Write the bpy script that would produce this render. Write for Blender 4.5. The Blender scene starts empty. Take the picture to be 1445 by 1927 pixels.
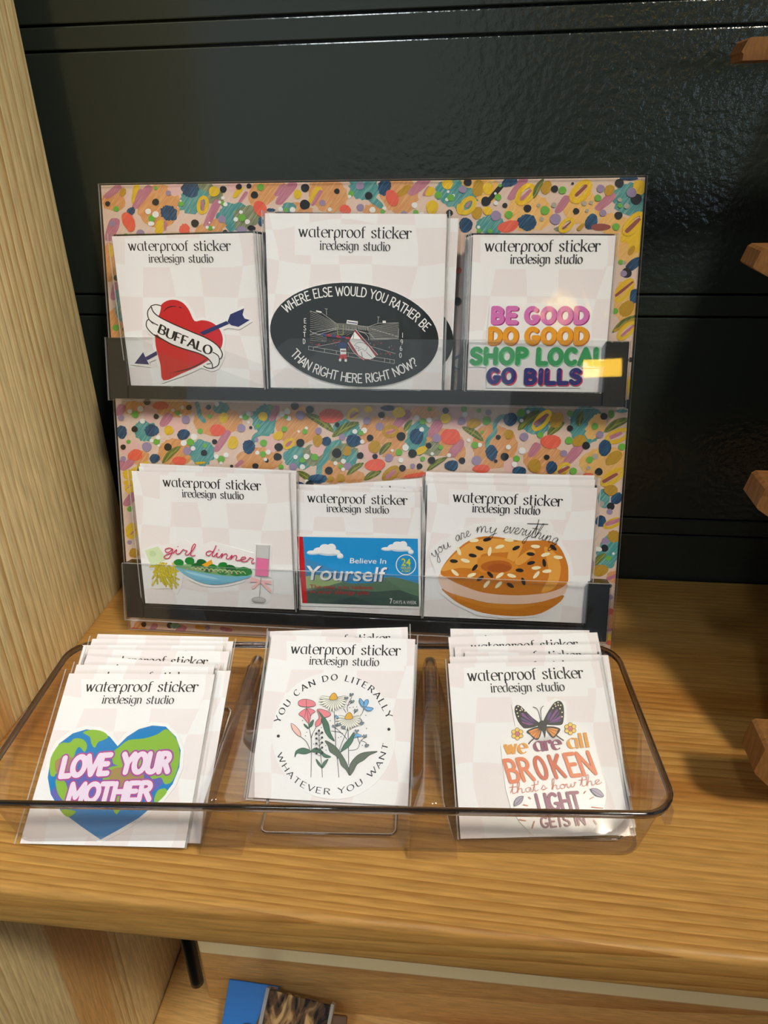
import bpy, bmesh, math, random
from mathutils import Vector, Matrix
random.seed(7)
PI = math.pi
S = bpy.context.scene
COL = S.collection

# ------------------------------------------------------------------ camera
CAM = Vector((0.0, -0.46244, 0.28508))
ROT = ((0.9932072, 0.1143513, -0.0215234), (0.0333734, -0.4571517, -0.8887624), (-0.1114706, 0.8820068, -0.4578627))
FPX, IW, IH = 1385.28, 1445.0, 1927.0
cd = bpy.data.cameras.new('camera'); cam = bpy.data.objects.new('camera', cd); COL.objects.link(cam)
cd.sensor_fit = 'AUTO'; cd.sensor_width = 36.0; cd.lens = 36.0 * FPX / IH; cd.clip_start = 0.01; cd.clip_end = 50
cx_, cy_, cz_ = Vector(ROT[0]), -Vector(ROT[1]), -Vector(ROT[2])
cam.matrix_world = Matrix(((cx_.x, cy_.x, cz_.x, CAM.x), (cx_.y, cy_.y, cz_.y, CAM.y), (cx_.z, cy_.z, cz_.z, CAM.z), (0, 0, 0, 1)))
S.camera = cam

# ------------------------------------------------------------------ world, lamps, exposure
w = bpy.data.worlds.new('room_light'); S.world = w; w.use_nodes = True
bg = w.node_tree.nodes['Background']; bg.inputs[0].default_value = (0.80, 0.90, 1.0, 1); bg.inputs[1].default_value = 0.13

def area(name, loc, target, sx, sy, power, color, spread=PI):
    l = bpy.data.lights.new(name, 'AREA'); l.shape = 'RECTANGLE'; l.size = sx; l.size_y = sy; l.energy = power; l.color = color; l.spread = spread
    o = bpy.data.objects.new(name, l); COL.objects.link(o); o.location = loc
    o.rotation_euler = (Vector(target) - Vector(loc)).to_track_quat('-Z', 'Y').to_euler(); return o

area('ceiling_spot', (1.00, -1.25, 2.10), (-0.05, -0.12, 0.10), 0.30, 0.30, 43.0, (1.0, 0.90, 0.73))
area('cool_fill', (-0.45, -1.65, 2.25), (-0.27, -0.14, 0.10), 0.36, 0.36, 0.50, (0.86, 0.94, 1.0), math.radians(20))  # added narrow fill, cools and brightens the left cards only
area('shop_front_window', (-1.05, -3.1, 0.75), (-0.1, -0.1, 0.15), 2.6, 1.5, 5.5, (0.88, 0.97, 1.0))
area('far_window', (1.55, -3.3, 0.42), (0.2, 0, 0.3), 0.5, 0.6, 2.2, (0.62, 0.82, 1.0))
area('pendant_lamp', (0.60, -3.05, 1.10), (0.08, -0.07, 0.16), 0.17, 0.08, 0.7, (1.0, 0.58, 0.05))
S.view_settings.view_transform = 'Standard'; S.view_settings.look = 'None'
S.view_settings.exposure = 0.0; S.view_settings.gamma = 1.0; S.view_settings.use_curve_mapping = False

# ------------------------------------------------------------------ helpers
def srgb(r, g, b):
    f = lambda c: (c / 255) / 12.92 if c <= 10 else (((c / 255) + 0.055) / 1.055) ** 2.4
    return (f(r), f(g), f(b), 1)

def tag(o, label=None, cat=None, group=None, kind=None):
    if label: o['label'] = label
    if cat: o['category'] = cat
    if group: o['group'] = group
    if kind: o['kind'] = kind
    return o

def link(name, me, parent=None):
    o = bpy.data.objects.new(name, me); COL.objects.link(o)
    if parent: o.parent = parent
    return o

def empty(name, mat=None):
    o = bpy.data.objects.new(name, None); COL.objects.link(o); o.empty_display_size = 0.01
    if mat is not None: o.matrix_world = mat
    return o

def newmat(name):
    m = bpy.data.materials.new(name); m.use_nodes = True; nt = m.node_tree
    return m, nt, nt.nodes['Principled BSDF'], nt.nodes['Material Output']

def N(nt, t, **kw):
    n = nt.nodes.new(t)
    for k, v in kw.items():
        if k.startswith('i_'): n.inputs[int(k[2:])].default_value = v
        else: setattr(n, k, v)
    return n

_pm = {}
def paint(name, rgb, rough=0.5, metal=0.0, streak=None, bump=0.0):
    if name in _pm: return _pm[name]
    m, nt, p, out = newmat(name); c = srgb(*rgb)
    p.inputs['Base Color'].default_value = c; p.inputs['Roughness'].default_value = rough; p.inputs['Metallic'].default_value = metal
    if streak or bump:
        tc = N(nt, 'ShaderNodeTexCoord'); mr = N(nt, 'ShaderNodeMapping'); mr.inputs['Rotation'].default_value = (0, 0, -0.9); mp = N(nt, 'ShaderNodeMapping'); mp.inputs['Scale'].default_value = (90, 1300, 1); nt.links.new(tc.outputs['Object'], mr.inputs[0])
        nz = N(nt, 'ShaderNodeTexNoise'); nz.inputs['Scale'].default_value = 1.0; nz.inputs['Detail'].default_value = 3
        nt.links.new(mr.outputs[0], mp.inputs[0]); nt.links.new(mp.outputs[0], nz.inputs['Vector'])
        if streak:
            mx = N(nt, 'ShaderNodeMix', data_type='RGBA'); rp = N(nt, 'ShaderNodeMapRange'); rp.inputs[1].default_value = 0.45; rp.inputs[2].default_value = 0.75
            nt.links.new(nz.outputs[0], rp.inputs[0]); nt.links.new(rp.outputs[0], mx.inputs[0]); mx.inputs[6].default_value = c; mx.inputs[7].default_value = srgb(*streak)
            nt.links.new(mx.outputs[2], p.inputs['Base Color'])
        if bump:
            b = N(nt, 'ShaderNodeBump'); b.inputs['Strength'].default_value = bump; b.inputs['Distance'].default_value = 0.0004
            nt.links.new(nz.outputs[0], b.inputs['Height']); nt.links.new(b.outputs[0], p.inputs['Normal'])
    _pm[name] = m; return m

def clear(name, tint=(0.97, 0.97, 0.97), rough=0.03, bumpscale=0, bumpstr=0.3, haze=0.0, hazecol=(0.9, 0.9, 0.9)):
    """thin clear plastic: see-through with a real surface reflection, and a little haze"""
    m, nt, p, out = newmat(name); nt.nodes.remove(p)
    tr = N(nt, 'ShaderNodeBsdfTransparent'); tr.inputs[0].default_value = (*tint, 1)
    gl = N(nt, 'ShaderNodeBsdfGlossy'); gl.inputs['Roughness'].default_value = rough
    lw = N(nt, 'ShaderNodeLayerWeight'); lw.inputs[0].default_value = 0.5; pw = N(nt, 'ShaderNodeMath', operation='POWER'); pw.inputs[1].default_value = 5
    fr = N(nt, 'ShaderNodeMath', operation='MULTIPLY_ADD'); fr.inputs[1].default_value = 0.9; fr.inputs[2].default_value = 0.038
    nt.links.new(lw.outputs['Facing'], pw.inputs[0]); nt.links.new(pw.outputs[0], fr.inputs[0])
    mx = N(nt, 'ShaderNodeMixShader'); nt.links.new(fr.outputs[0], mx.inputs[0]); nt.links.new(tr.outputs[0], mx.inputs[1]); nt.links.new(gl.outputs[0], mx.inputs[2])
    last = mx
    if haze:
        df = N(nt, 'ShaderNodeBsdfDiffuse'); df.inputs[0].default_value = (*hazecol, 1)
        m2 = N(nt, 'ShaderNodeMixShader'); m2.inputs[0].default_value = haze; nt.links.new(mx.outputs[0], m2.inputs[1]); nt.links.new(df.outputs[0], m2.inputs[2]); last = m2
    if bumpscale:
        tc = N(nt, 'ShaderNodeTexCoord'); mp = N(nt, 'ShaderNodeMapping'); mp.inputs['Scale'].default_value = (1, .35, 1); mp.inputs['Rotation'].default_value = (0, 0, .2)
        nz = N(nt, 'ShaderNodeTexNoise'); nz.inputs['Scale'].default_value = bumpscale; nz.inputs['Detail'].default_value = 2; nz.inputs['Distortion'].default_value = 1.2
        b = N(nt, 'ShaderNodeBump'); b.inputs['Strength'].default_value = bumpstr; b.inputs['Distance'].default_value = 0.002
        nt.links.new(tc.outputs['Object'], mp.inputs[0]); nt.links.new(mp.outputs[0], nz.inputs['Vector']); nt.links.new(nz.outputs[0], b.inputs['Height'])
        nt.links.new(b.outputs[0], gl.inputs['Normal']); nt.links.new(b.outputs[0], lw.inputs['Normal'])
    nt.links.new(last.outputs[0], out.inputs[0]); return m

def glass(name, col=(0.95, 0.95, 0.93), rough=0.02):
    m, nt, p, out = newmat(name); p.inputs['Base Color'].default_value = (*col, 1); p.inputs['Roughness'].default_value = rough
    p.inputs['Transmission Weight'].default_value = 1.0; p.inputs['IOR'].default_value = 1.47; return m

def wood(name, rot, light, dark, red, ring=42.0, along='X', rough=0.42, dist=5.0, contrast=1.0, patch=(30, .48, .78), fade=0.5, sap=None):
    m, nt, p, out = newmat(name)
    tc = N(nt, 'ShaderNodeTexCoord'); mp = N(nt, 'ShaderNodeMapping')
    mp.inputs['Rotation'].default_value = rot
    nt.links.new(tc.outputs['Object'], mp.inputs[0])
    sc = {'X': (0.07, 1, 1), 'Z': (1, 1, 0.07), 'Y': (1, 0.07, 1)}[along]
    m2 = N(nt, 'ShaderNodeMapping'); m2.inputs['Scale'].default_value = sc; nt.links.new(mp.outputs[0], m2.inputs[0])
    wv = N(nt, 'ShaderNodeTexWave', wave_type='BANDS', bands_direction='Y', wave_profile='SAW')
    wv.inputs['Scale'].default_value = ring; wv.inputs['Distortion'].default_value = dist; wv.inputs['Detail'].default_value = 2; wv.inputs['Detail Scale'].default_value = 0.45; wv.inputs['Detail Roughness'].default_value = 0.5
    lw = N(nt, 'ShaderNodeTexNoise'); lw.inputs['Scale'].default_value = 7; lw.inputs['Detail'].default_value = 1
    vm = N(nt, 'ShaderNodeVectorMath', operation='MULTIPLY_ADD'); vm.inputs[1].default_value = (0, 0.06, 0)
    nt.links.new(m2.outputs[0], lw.inputs['Vector']); nt.links.new(lw.outputs['Color'], vm.inputs[0]); nt.links.new(m2.outputs[0], vm.inputs[2]); nt.links.new(vm.outputs[0], wv.inputs['Vector'])
    nz = N(nt, 'ShaderNodeTexNoise'); nz.inputs['Scale'].default_value = patch[0]; nz.inputs['Detail'].default_value = 3; nt.links.new(m2.outputs[0], nz.inputs['Vector'])
    fb = N(nt, 'ShaderNodeTexNoise'); fb.inputs['Scale'].default_value = 700; fb.inputs['Detail'].default_value = 2; nt.links.new(m2.outputs[0], fb.inputs['Vector'])
    r1 = N(nt, 'ShaderNodeValToRGB'); e = r1.color_ramp.elements; e[0].position = 0.05; e[0].color = srgb(*light); e[1].position = 0.98; e[1].color = srgb(*dark)
    q = e.new(0.6); q.color = tuple(a * .72 + b * .28 for a, b in zip(srgb(*light), srgb(*dark)))
    fn = N(nt, 'ShaderNodeTexNoise'); fn.inputs['Scale'].default_value = 16; fm = N(nt, 'ShaderNodeMapRange'); fm.inputs[1].default_value = .35; fm.inputs[2].default_value = .6; fm.inputs[3].default_value = fade; fm.inputs[4].default_value = 1
    ml = N(nt, 'ShaderNodeMath', operation='MULTIPLY'); nt.links.new(m2.outputs[0], fn.inputs['Vector']); nt.links.new(fn.outputs[0], fm.inputs[0]); nt.links.new(fm.outputs[0], ml.inputs[0]); nt.links.new(wv.outputs[0], ml.inputs[1]); nt.links.new(ml.outputs[0], r1.inputs[0])
    mx = N(nt, 'ShaderNodeMix', data_type='RGBA'); rp = N(nt, 'ShaderNodeMapRange'); rp.inputs[1].default_value = patch[1]; rp.inputs[2].default_value = patch[2]; rp.inputs[4].default_value = 0.85 * contrast
    nt.links.new(nz.outputs[0], rp.inputs[0]); nt.links.new(rp.outputs[0], mx.inputs[0]); nt.links.new(r1.outputs[0], mx.inputs[6]); mx.inputs[7].default_value = srgb(*red)
    m3 = N(nt, 'ShaderNodeMix', data_type='RGBA', blend_type='MULTIPLY'); m3.inputs[0].default_value = 0.6
    r2 = N(nt, 'ShaderNodeMapRange'); r2.inputs[1].default_value = 0.3; r2.inputs[2].default_value = 0.7; r2.inputs[3].default_value = 0.6; r2.inputs[4].default_value = 1.15
    nt.links.new(fb.outputs[0], r2.inputs[0]); nt.links.new(mx.outputs[2], m3.inputs[6]); nt.links.new(r2.outputs[0], m3.inputs[7])
    nt.links.new(m3.outputs[2], p.inputs['Base Color'])
    if sap:
        sx = N(nt, 'ShaderNodeSeparateXYZ'); nt.links.new(tc.outputs['Object'], sx.inputs[0]); sn = N(nt, 'ShaderNodeTexNoise'); sn.inputs['Scale'].default_value = 9; nt.links.new(m2.outputs[0], sn.inputs['Vector'])
        sa = N(nt, 'ShaderNodeMath', operation='MULTIPLY_ADD'); sa.inputs[1].default_value = .014; nt.links.new(sn.outputs[0], sa.inputs[0]); nt.links.new(sx.outputs['Z'], sa.inputs[2])
        sr = N(nt, 'ShaderNodeMapRange'); sr.inputs[1].default_value = sap + .007; sr.inputs[2].default_value = sap + .0085; nt.links.new(sa.outputs[0], sr.inputs[0])
        sm = N(nt, 'ShaderNodeMix', data_type='RGBA'); nt.links.new(sr.outputs[0], sm.inputs[0]); nt.links.new(m3.outputs[2], sm.inputs[6]); sm.inputs[7].default_value = srgb(246, 232, 184); nt.links.new(sm.outputs[2], p.inputs['Base Color'])
    p.inputs['Roughness'].default_value = rough; p.inputs['Specular IOR Level'].default_value = 0.35
    b = N(nt, 'ShaderNodeBump'); b.inputs['Strength'].default_value = 0.12; b.inputs['Distance'].default_value = 0.0004
    nt.links.new(wv.outputs[0], b.inputs['Height']); nt.links.new(b.outputs[0], p.inputs['Normal'])
    return m

def bx(bm, x0, x1, y0, y1, z0, z1, mi=0):
    vs = [bm.verts.new(p) for p in ((x0, y0, z0), (x1, y0, z0), (x1, y1, z0), (x0, y1, z0), (x0, y0, z1), (x1, y0, z1), (x1, y1, z1), (x0, y1, z1))]
    fs = [bm.faces.new([vs[i] for i in f]) for f in ((0, 3, 2, 1), (4, 5, 6, 7), (0, 1, 5, 4), (1, 2, 6, 5), (2, 3, 7, 6), (3, 0, 4, 7))]
    for f in fs: f.material_index = mi
    return fs

def box(name, x0, x1, y0, y1, z0, z1, mat, parent=None, bevel=0.0, seg=2):
    bm = bmesh.new(); bx(bm, x0, x1, y0, y1, z0, z1)
    if bevel: bmesh.ops.bevel(bm, geom=list(bm.edges), offset=bevel, segments=seg, profile=0.5, affect='EDGES')
    me = bpy.data.meshes.new(name); bm.to_mesh(me); bm.free(); me.materials.append(mat)
    o = link(name, me, parent)
    if bevel and seg > 2:
        for f in me.polygons: f.use_smooth = True
    return o

def rrect(x0, x1, y0, y1, r, n=6):
    out = []
    for cx, cy, a in ((x1 - r, y1 - r, 0), (x0 + r, y1 - r, 90), (x0 + r, y0 + r, 180), (x1 - r, y0 + r, 270)):
        for i in range(n + 1):
            t = math.radians(a + 90 * i / n); out.append((cx + r * math.cos(t), cy + r * math.sin(t)))
    return out

def mesh_obj(name, V, F, mats, parent=None, mi=None, smooth=False):
    me = bpy.data.meshes.new(name); me.from_pydata(V, [], F)
    for m in mats: me.materials.append(m)
    if mi: me.polygons.foreach_set('material_index', mi)
    if smooth: me.polygons.foreach_set('use_smooth', [True] * len(F))
    me.update(); return link(name, me, parent)

def tube(name, pts, r, mat, parent=None, closed=False, n=8, flat=1.0):
    V, F = [], []; L = len(pts); pts = [Vector(p) for p in pts]
    for i, p in enumerate(pts):
        a = pts[(i - 1) % L] if (closed or i) else p; b = pts[(i + 1) % L] if (closed or i < L - 1) else p
        t = (b - a).normalized(); up = Vector((0, 0, 1)) if abs(t.z) < .9 else Vector((1, 0, 0)); s = t.cross(up).normalized(); u = s.cross(t)
        for k in range(n):
            q = 2 * PI * k / n; V.append(p + s * r * math.cos(q) + u * r * flat * math.sin(q))
    for i in range(L if closed else L - 1):
        j = (i + 1) % L
        for k in range(n): F.append((i * n + k, i * n + (k + 1) % n, j * n + (k + 1) % n, j * n + k))
    if not closed: F += [tuple(range(n))[::-1], tuple((L - 1) * n + k for k in range(n))]
    return mesh_obj(name, V, F, [mat], parent, smooth=True)

# ------------------------------------------------------------------ materials
ZSAP = -0.306
M_WALL, nt, p, out = newmat('glossy_black_paint')
p.inputs['Base Color'].default_value = (0.022, 0.029, 0.024, 1); p.inputs['Roughness'].default_value = 0.16
tc = N(nt, 'ShaderNodeTexCoord'); nz = N(nt, 'ShaderNodeTexNoise'); nz.inputs['Scale'].default_value = 230; nz.inputs['Detail'].default_value = 3
n2 = N(nt, 'ShaderNodeTexNoise'); n2.inputs['Scale'].default_value = 9
mm = N(nt, 'ShaderNodeMath', operation='MULTIPLY'); b = N(nt, 'ShaderNodeBump'); b.inputs['Strength'].default_value = 0.6; b.inputs['Distance'].default_value = 0.0014
nt.links.new(tc.outputs['Object'], nz.inputs['Vector']); nt.links.new(tc.outputs['Object'], n2.inputs['Vector'])
sx = N(nt, 'ShaderNodeSeparateXYZ'); nt.links.new(tc.outputs['Object'], sx.inputs[0]); gr = N(nt, 'ShaderNodeMapRange'); gr.inputs[1].default_value = -0.15; gr.inputs[2].default_value = 0.16; gr.inputs[3].default_value = .12; gr.inputs[4].default_value = 1.5
m4 = N(nt, 'ShaderNodeMath', operation='MULTIPLY'); nt.links.new(sx.outputs[0], gr.inputs[0]); nt.links.new(gr.outputs[0], m4.inputs[0]); nt.links.new(n2.outputs[0], m4.inputs[1])   # the roller texture grows coarser to the right
nt.links.new(nz.outputs[0], mm.inputs[0]); nt.links.new(m4.outputs[0], mm.inputs[1]); nt.links.new(mm.outputs[0], b.inputs['Height']); nt.links.new(b.outputs[0], p.inputs['Normal'])
M_PANEL = wood('pine_panel', (0, 0, 0), (246, 226, 172), (200, 158, 94), (222, 170, 102), ring=46, along='Z', rough=0.5, dist=7, patch=(13, .56, .62), fade=.45)
M_SHELF = wood('pine_shelf', (0.5, 0, 0.02), (200, 152, 82), (168, 116, 52), (160, 96, 34), ring=78, along='X', rough=0.42, dist=5, patch=(22, .5, .74), fade=.3)
M_LOW = wood('knotty_pine', (0.2, 0, 0.10), (222, 178, 112), (186, 130, 66), (170, 112, 56), ring=22, along='X', rough=0.5, dist=9, patch=(14, .55, .7))
M_CLEAT = wood('knotty_cleat', (0.2, 0, 0.05), (216, 172, 108), (176, 118, 58), (166, 106, 54), ring=20, along='X', rough=0.5, dist=11, patch=(14, .52, .66), sap=ZSAP)
M_SLAT = wood('slat_wood', (0.3, 0, 0), (150, 104, 56), (112, 70, 32), (120, 76, 38), ring=60, along='Z', rough=0.5)
M_BLACK = paint('black_gloss_strip', (16, 17, 18), 0.22)
nt = M_BLACK.node_tree; p = nt.nodes['Principled BSDF']; tc = N(nt, 'ShaderNodeTexCoord'); nz = N(nt, 'ShaderNodeTexNoise'); nz.inputs['Scale'].default_value = 260; nz.inputs['Detail'].default_value = 4
b = N(nt, 'ShaderNodeBump'); b.inputs['Strength'].default_value = 0.5; b.inputs['Distance'].default_value = 0.0007
nt.links.new(tc.outputs['Object'], nz.inputs['Vector']); nt.links.new(nz.outputs[0], b.inputs['Height']); nt.links.new(b.outputs[0], p.inputs['Normal'])
M_STEEL = paint('black_steel', (14, 14, 15), 0.35, 0.6)
M_LIP = clear('clear_acrylic', (0.965, 0.97, 0.97), 0.02, haze=0.006, hazecol=(0.75, 0.8, 0.85))
M_EDGE = clear('acrylic_cut_edge', (0.88, 0.89, 0.89), 0.25, haze=0.35, hazecol=(0.8, 0.82, 0.84))
M_COVER = clear('clear_cover_sheet', (0.985, 0.985, 0.985), 0.03)
M_SLEEVE = clear('cello_sleeve', (0.997, 0.997, 0.997), 0.08, bumpscale=34, bumpstr=0.22, haze=0.0)
M_TRAY = clear('clear_tray_plastic', (0.88, 0.85, 0.83), 0.05, bumpscale=14, bumpstr=0.04, haze=0.02, hazecol=(.8, .8, .8))
M_RIM = glass('dark_tinted_tray_rim', (0.30, 0.28, 0.28))  # dark tint paints in the dark room reflected inside the clear plastic
M_WHITE = paint('sticker_white', (243, 243, 243), 0.35)

# white header card with a faint warped pink check
M_CARD, nt, p, out = newmat('pink_check_card'); p.inputs['Roughness'].default_value = 0.6
tc = N(nt, 'ShaderNodeTexCoord'); nz = N(nt, 'ShaderNodeTexNoise'); nz.inputs['Scale'].default_value = 22; nz.inputs['Detail'].default_value = 0
vm = N(nt, 'ShaderNodeVectorMath', operation='MULTIPLY_ADD'); vm.inputs[1].default_value = (0.016, 0.016, 0); nt.links.new(nz.outputs['Color'], vm.inputs[0])
nt.links.new(tc.outputs['Object'], nz.inputs['Vector']); nt.links.new(tc.outputs['Object'], vm.inputs[2])
ck = N(nt, 'ShaderNodeTexChecker'); ck.inputs['Scale'].default_value = 52; ck.inputs[1].default_value = srgb(243, 243, 244); ck.inputs[2].default_value = srgb(240, 233, 233)
nt.links.new(vm.outputs[0], ck.inputs['Vector']); nt.links.new(ck.outputs[0], p.inputs['Base Color'])
gn = N(nt, 'ShaderNodeTexNoise'); gn.inputs['Scale'].default_value = 900; bb = N(nt, 'ShaderNodeBump'); bb.inputs['Strength'].default_value = 0.15; bb.inputs['Distance'].default_value = 0.0002
nt.links.new(tc.outputs['Object'], gn.inputs['Vector']); nt.links.new(gn.outputs[0], bb.inputs['Height']); nt.links.new(bb.outputs[0], p.inputs['Normal'])
M_HEAD = paint('card_header_white', (243, 243, 244), 0.6)
# ------------------------------------------------------------------ room shell and shelving
wall = empty('wall_back'); tag(wall, kind='structure')
zs = [-0.42, -0.2605, -0.248, -0.1131, -0.1006, 0.0347, 0.0473, 0.1831, 0.1962, 0.3297, 0.3419, 0.476, 0.489, 0.625, 0.638, 0.8]
box('wall_backing', -0.7, 1.0, 0.012, 0.03, -0.42, 0.8, M_WALL, wall)
for a, c in zip(zs[:-1], zs[1:]):
    box('plank', -0.7, 1.0, 0.0, 0.0118, a + 0.0006, c - 0.0006, M_WALL, wall, bevel=0.0007, seg=2)

flr = box('floor', -8, 8, -10, 6, -1.05, -1.0, paint('dark_floor', (60, 52, 46), .6)); tag(flr, kind='structure')
YF, TH = -0.2765, 0.025
shelf = box('shelf_board', -0.2455, 1.0, YF, -0.001, -TH, 0.0, M_SHELF, bevel=0.0035, seg=4)
tag(shelf, 'thick honey-coloured pine shelf board under the sticker display and clear tray', 'shelf')
pan = box('side_panel', -0.290, -0.246, -0.262, -0.018, -0.50, 0.80, M_PANEL, bevel=0.002, seg=3)
tag(pan, 'tall pale pine side panel left of the sticker display', 'panel')
low = box('lower_shelf_board', -0.2455, 1.0, -0.27, -0.001, -0.395, -0.370, M_LOW, bevel=0.003, seg=3)
tag(low, 'knotty pine lower shelf board carrying the blue card and bark-print block', 'shelf')
clt = box('rear_cleat', -0.205, 1.0, -0.115, -0.001, -0.3698, -0.280, M_CLEAT, bevel=0.003, seg=3)
tag(clt, 'thick knotty pine cleat with a pale sapwood streak lying on the lower shelf', 'board')
rod = tube('bracket_rod', [(-0.160, -0.200, -0.0255), (-0.160, -0.200, -0.188), (-0.160, -0.200, -0.192)], 0.0042, M_STEEL, n=16)
tag(rod, 'black round metal rod hanging under the shelf front', 'bracket')
box('gusset', -0.1575, -0.150, -0.2015, -0.1985, -0.14, -0.0255, M_STEEL, rod)

# leaning rack at the right whose slat ends reach into view
rack = empty('slatted_rack'); tag(rack, 'stained wooden rack leaning at the right edge, four chamfered slat ends showing', 'rack')
SL = [(1400, 68, 114, -0.060), (1424, 466, 522, -0.110), (1432, 915, 976, -0.160), (1432, 1405, 1478, -0.210)]
def ray(px, py):
    d = (px - IW / 2, py - IH / 2, FPX); return Vector([sum(ROT[i][k] * d[i] for i in range(3)) for k in range(3)])
def at_y(px, py, y):
    d = ray(px, py); return CAM + d * ((y - CAM.y) / d.y)
for i, (px, y0, y1, yy) in enumerate(SL):
    a = at_y(px, y0, yy); c = at_y(px, y1, yy); x0 = min(a.x, c.x); zt, zb = a.z, max(c.z, 0.0005); h = zt - zb
    prof = [(x0 + .0035, zt - .0004), (x0 + .002, zt - .0015), (x0, zb + h * .36), (x0 + .001, zb + h * .28), (x0 + (.0075 if i else .001), zb), (0.45, zb), (0.45, zt)]
    V = [(x, yy, z) for x, z in prof] + [(x, yy + .018, z) for x, z in prof]; n = len(prof)
    F = [tuple(range(n)), tuple(range(2 * n - 1, n - 1, -1))] + [(k, k + n, (k + 1) % n + n, (k + 1) % n) for k in range(n)]
    mesh_obj('slat', V, F, [M_SLAT], rack)
for x in (0.19, 0.40):
    mesh_obj('rail', [(x + dx, y + dy, z) for (y, z) in ((-0.214, 0.0005), (-0.035, 0.36)) for dx, dy in ((0, .019), (.02, .019), (.02, .034), (0, .034))],
             [(0, 1, 2, 3), (7, 6, 5, 4), (0, 4, 5, 1), (1, 5, 6, 2), (2, 6, 7, 3), (3, 7, 4, 0)], [M_SLAT], rack)
mesh_obj('shade_board', [(x, y, z) for (y, z) in ((-0.180, 0.03), (-0.043, 0.30)) for x, y in ((0.150 + z * .06, y), (0.45, y), (0.45, y + .004), (0.150 + z * .06, y + .004))],
         [(0, 1, 2, 3), (7, 6, 5, 4), (0, 4, 5, 1), (1, 5, 6, 2), (2, 6, 7, 3), (3, 7, 4, 0)], [M_SLAT], rack)  # unseen board added to block light and shade the shelf's right side

# things on the lower shelf
def low_pt(px, py, z=0):    # point on the slope of the things leaning on the cleat
    d = ray(px, py); n = Vector((0, -.643, .766)); O = Vector((0, -.1195, -.3335)); return CAM + d * ((O - CAM).dot(n) / d.dot(n))
def fm(P, a, b):
    n = a.cross(b); return Matrix(((a.x, b.x, n.x, P.x), (a.y, b.y, n.y, P.y), (a.z, b.z, n.z, P.z), (0, 0, 0, 1)))
blue = paint('blue_print', (20, 110, 190), 0.4); brown = paint('brown_print', (95, 62, 34), 0.5)
A0, A1, A2 = low_pt(433, 1841, -.289), low_pt(497, 1851, -.289), low_pt(388, 1960)
ex = (A1 - A0).normalized(); Mx = fm(A0, ex, Vector((0, -.643, .766)).cross(ex))
card = empty('hang_tag', Mx); tag(card, 'blue and brown tag with a metal ring leaning on the knotty cleat', 'tag')
box('tag_body', 0.0, 0.042, -0.050, 0.0, 0.0, 0.003, blue, card, bevel=0.0006)
mesh_obj('brown_print_area', [(x, y, 0.0031) for x, y in ((0.0335, -.0004), (0.0415, -.0004), (0.0415, -.0495), (0.012, -.0495), (0.018, -.043), (0.024, -.036), (0.029, -.024), (0.032, -.012))], [tuple(range(8))], [brown], card)
R_ = [(0.022 + 0.0075 * math.cos(2 * PI * k / 28), -0.036 + 0.0075 * math.sin(2 * PI * k / 28), 0.0052) for k in range(28)]
tube('ring', R_, 0.0013, paint('ring_metal', (150, 150, 150), .3, 1.0), card, closed=True)
BARK, nt, p, out = newmat('bark_print'); tc = N(nt, 'ShaderNodeTexCoord'); mp = N(nt, 'ShaderNodeMapping'); mp.inputs['Rotation'].default_value = (0, 0, .5); mp.inputs['Scale'].default_value = (1, .4, 1)
nz = N(nt, 'ShaderNodeTexNoise'); nz.inputs['Scale'].default_value = 90; nz.inputs['Detail'].default_value = 5; nz.inputs['Distortion'].default_value = 1.5
rp = N(nt, 'ShaderNodeValToRGB'); e = rp.color_ramp.elements; e[0].position = .38; e[0].color = srgb(28, 20, 14); e[1].position = .66; e[1].color = srgb(196, 158, 104); q = e.new(.5); q.color = srgb(104, 76, 48)
nt.links.new(tc.outputs['Object'], mp.inputs[0]); nt.links.new(mp.outputs[0], nz.inputs['Vector']); nt.links.new(nz.outputs[0], rp.inputs[0]); nt.links.new(rp.outputs[0], p.inputs['Base Color']); p.inputs['Roughness'].default_value = .2
B0, B1 = low_pt(507, 1851), low_pt(633, 1883); ex = (B1 - B0).normalized(); wb = (B1 - B0).length; Mx = fm(B0, ex, Vector((0, -.643, .766)).cross(ex))
blk = empty('photo_block', Mx); tag(blk, 'clear-edged block printed with rough brown bark leaning on the knotty cleat', 'block')
box('bark_picture', 0.003, wb - .003, -0.050, -0.002, 0.0, 0.009, BARK, blk, bevel=.0005)
box('clear_edge_strip', wb - .0029, wb, -0.050, -0.001, 0.0, 0.010, paint('pale_edge', (165, 160, 150), .2), blk, bevel=.0005)
box('clear_side_strip', 0.0, .0029, -0.050, -0.001, 0.0, 0.010, M_EDGE, blk)
g = low_pt(652, 1912); tgc = box('coaster', 0.001, 0.022, -0.042, 0.0, 0, 0.005, brown, bevel=.0015); tgc.matrix_world = fm(g - Vector((.021, -.001, 0)), Vector((1, 0, 0)), Vector((0, .766, .643)))
tag(tgc, 'small dark brown tile half hidden right of the bark-print block', 'tile')
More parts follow.
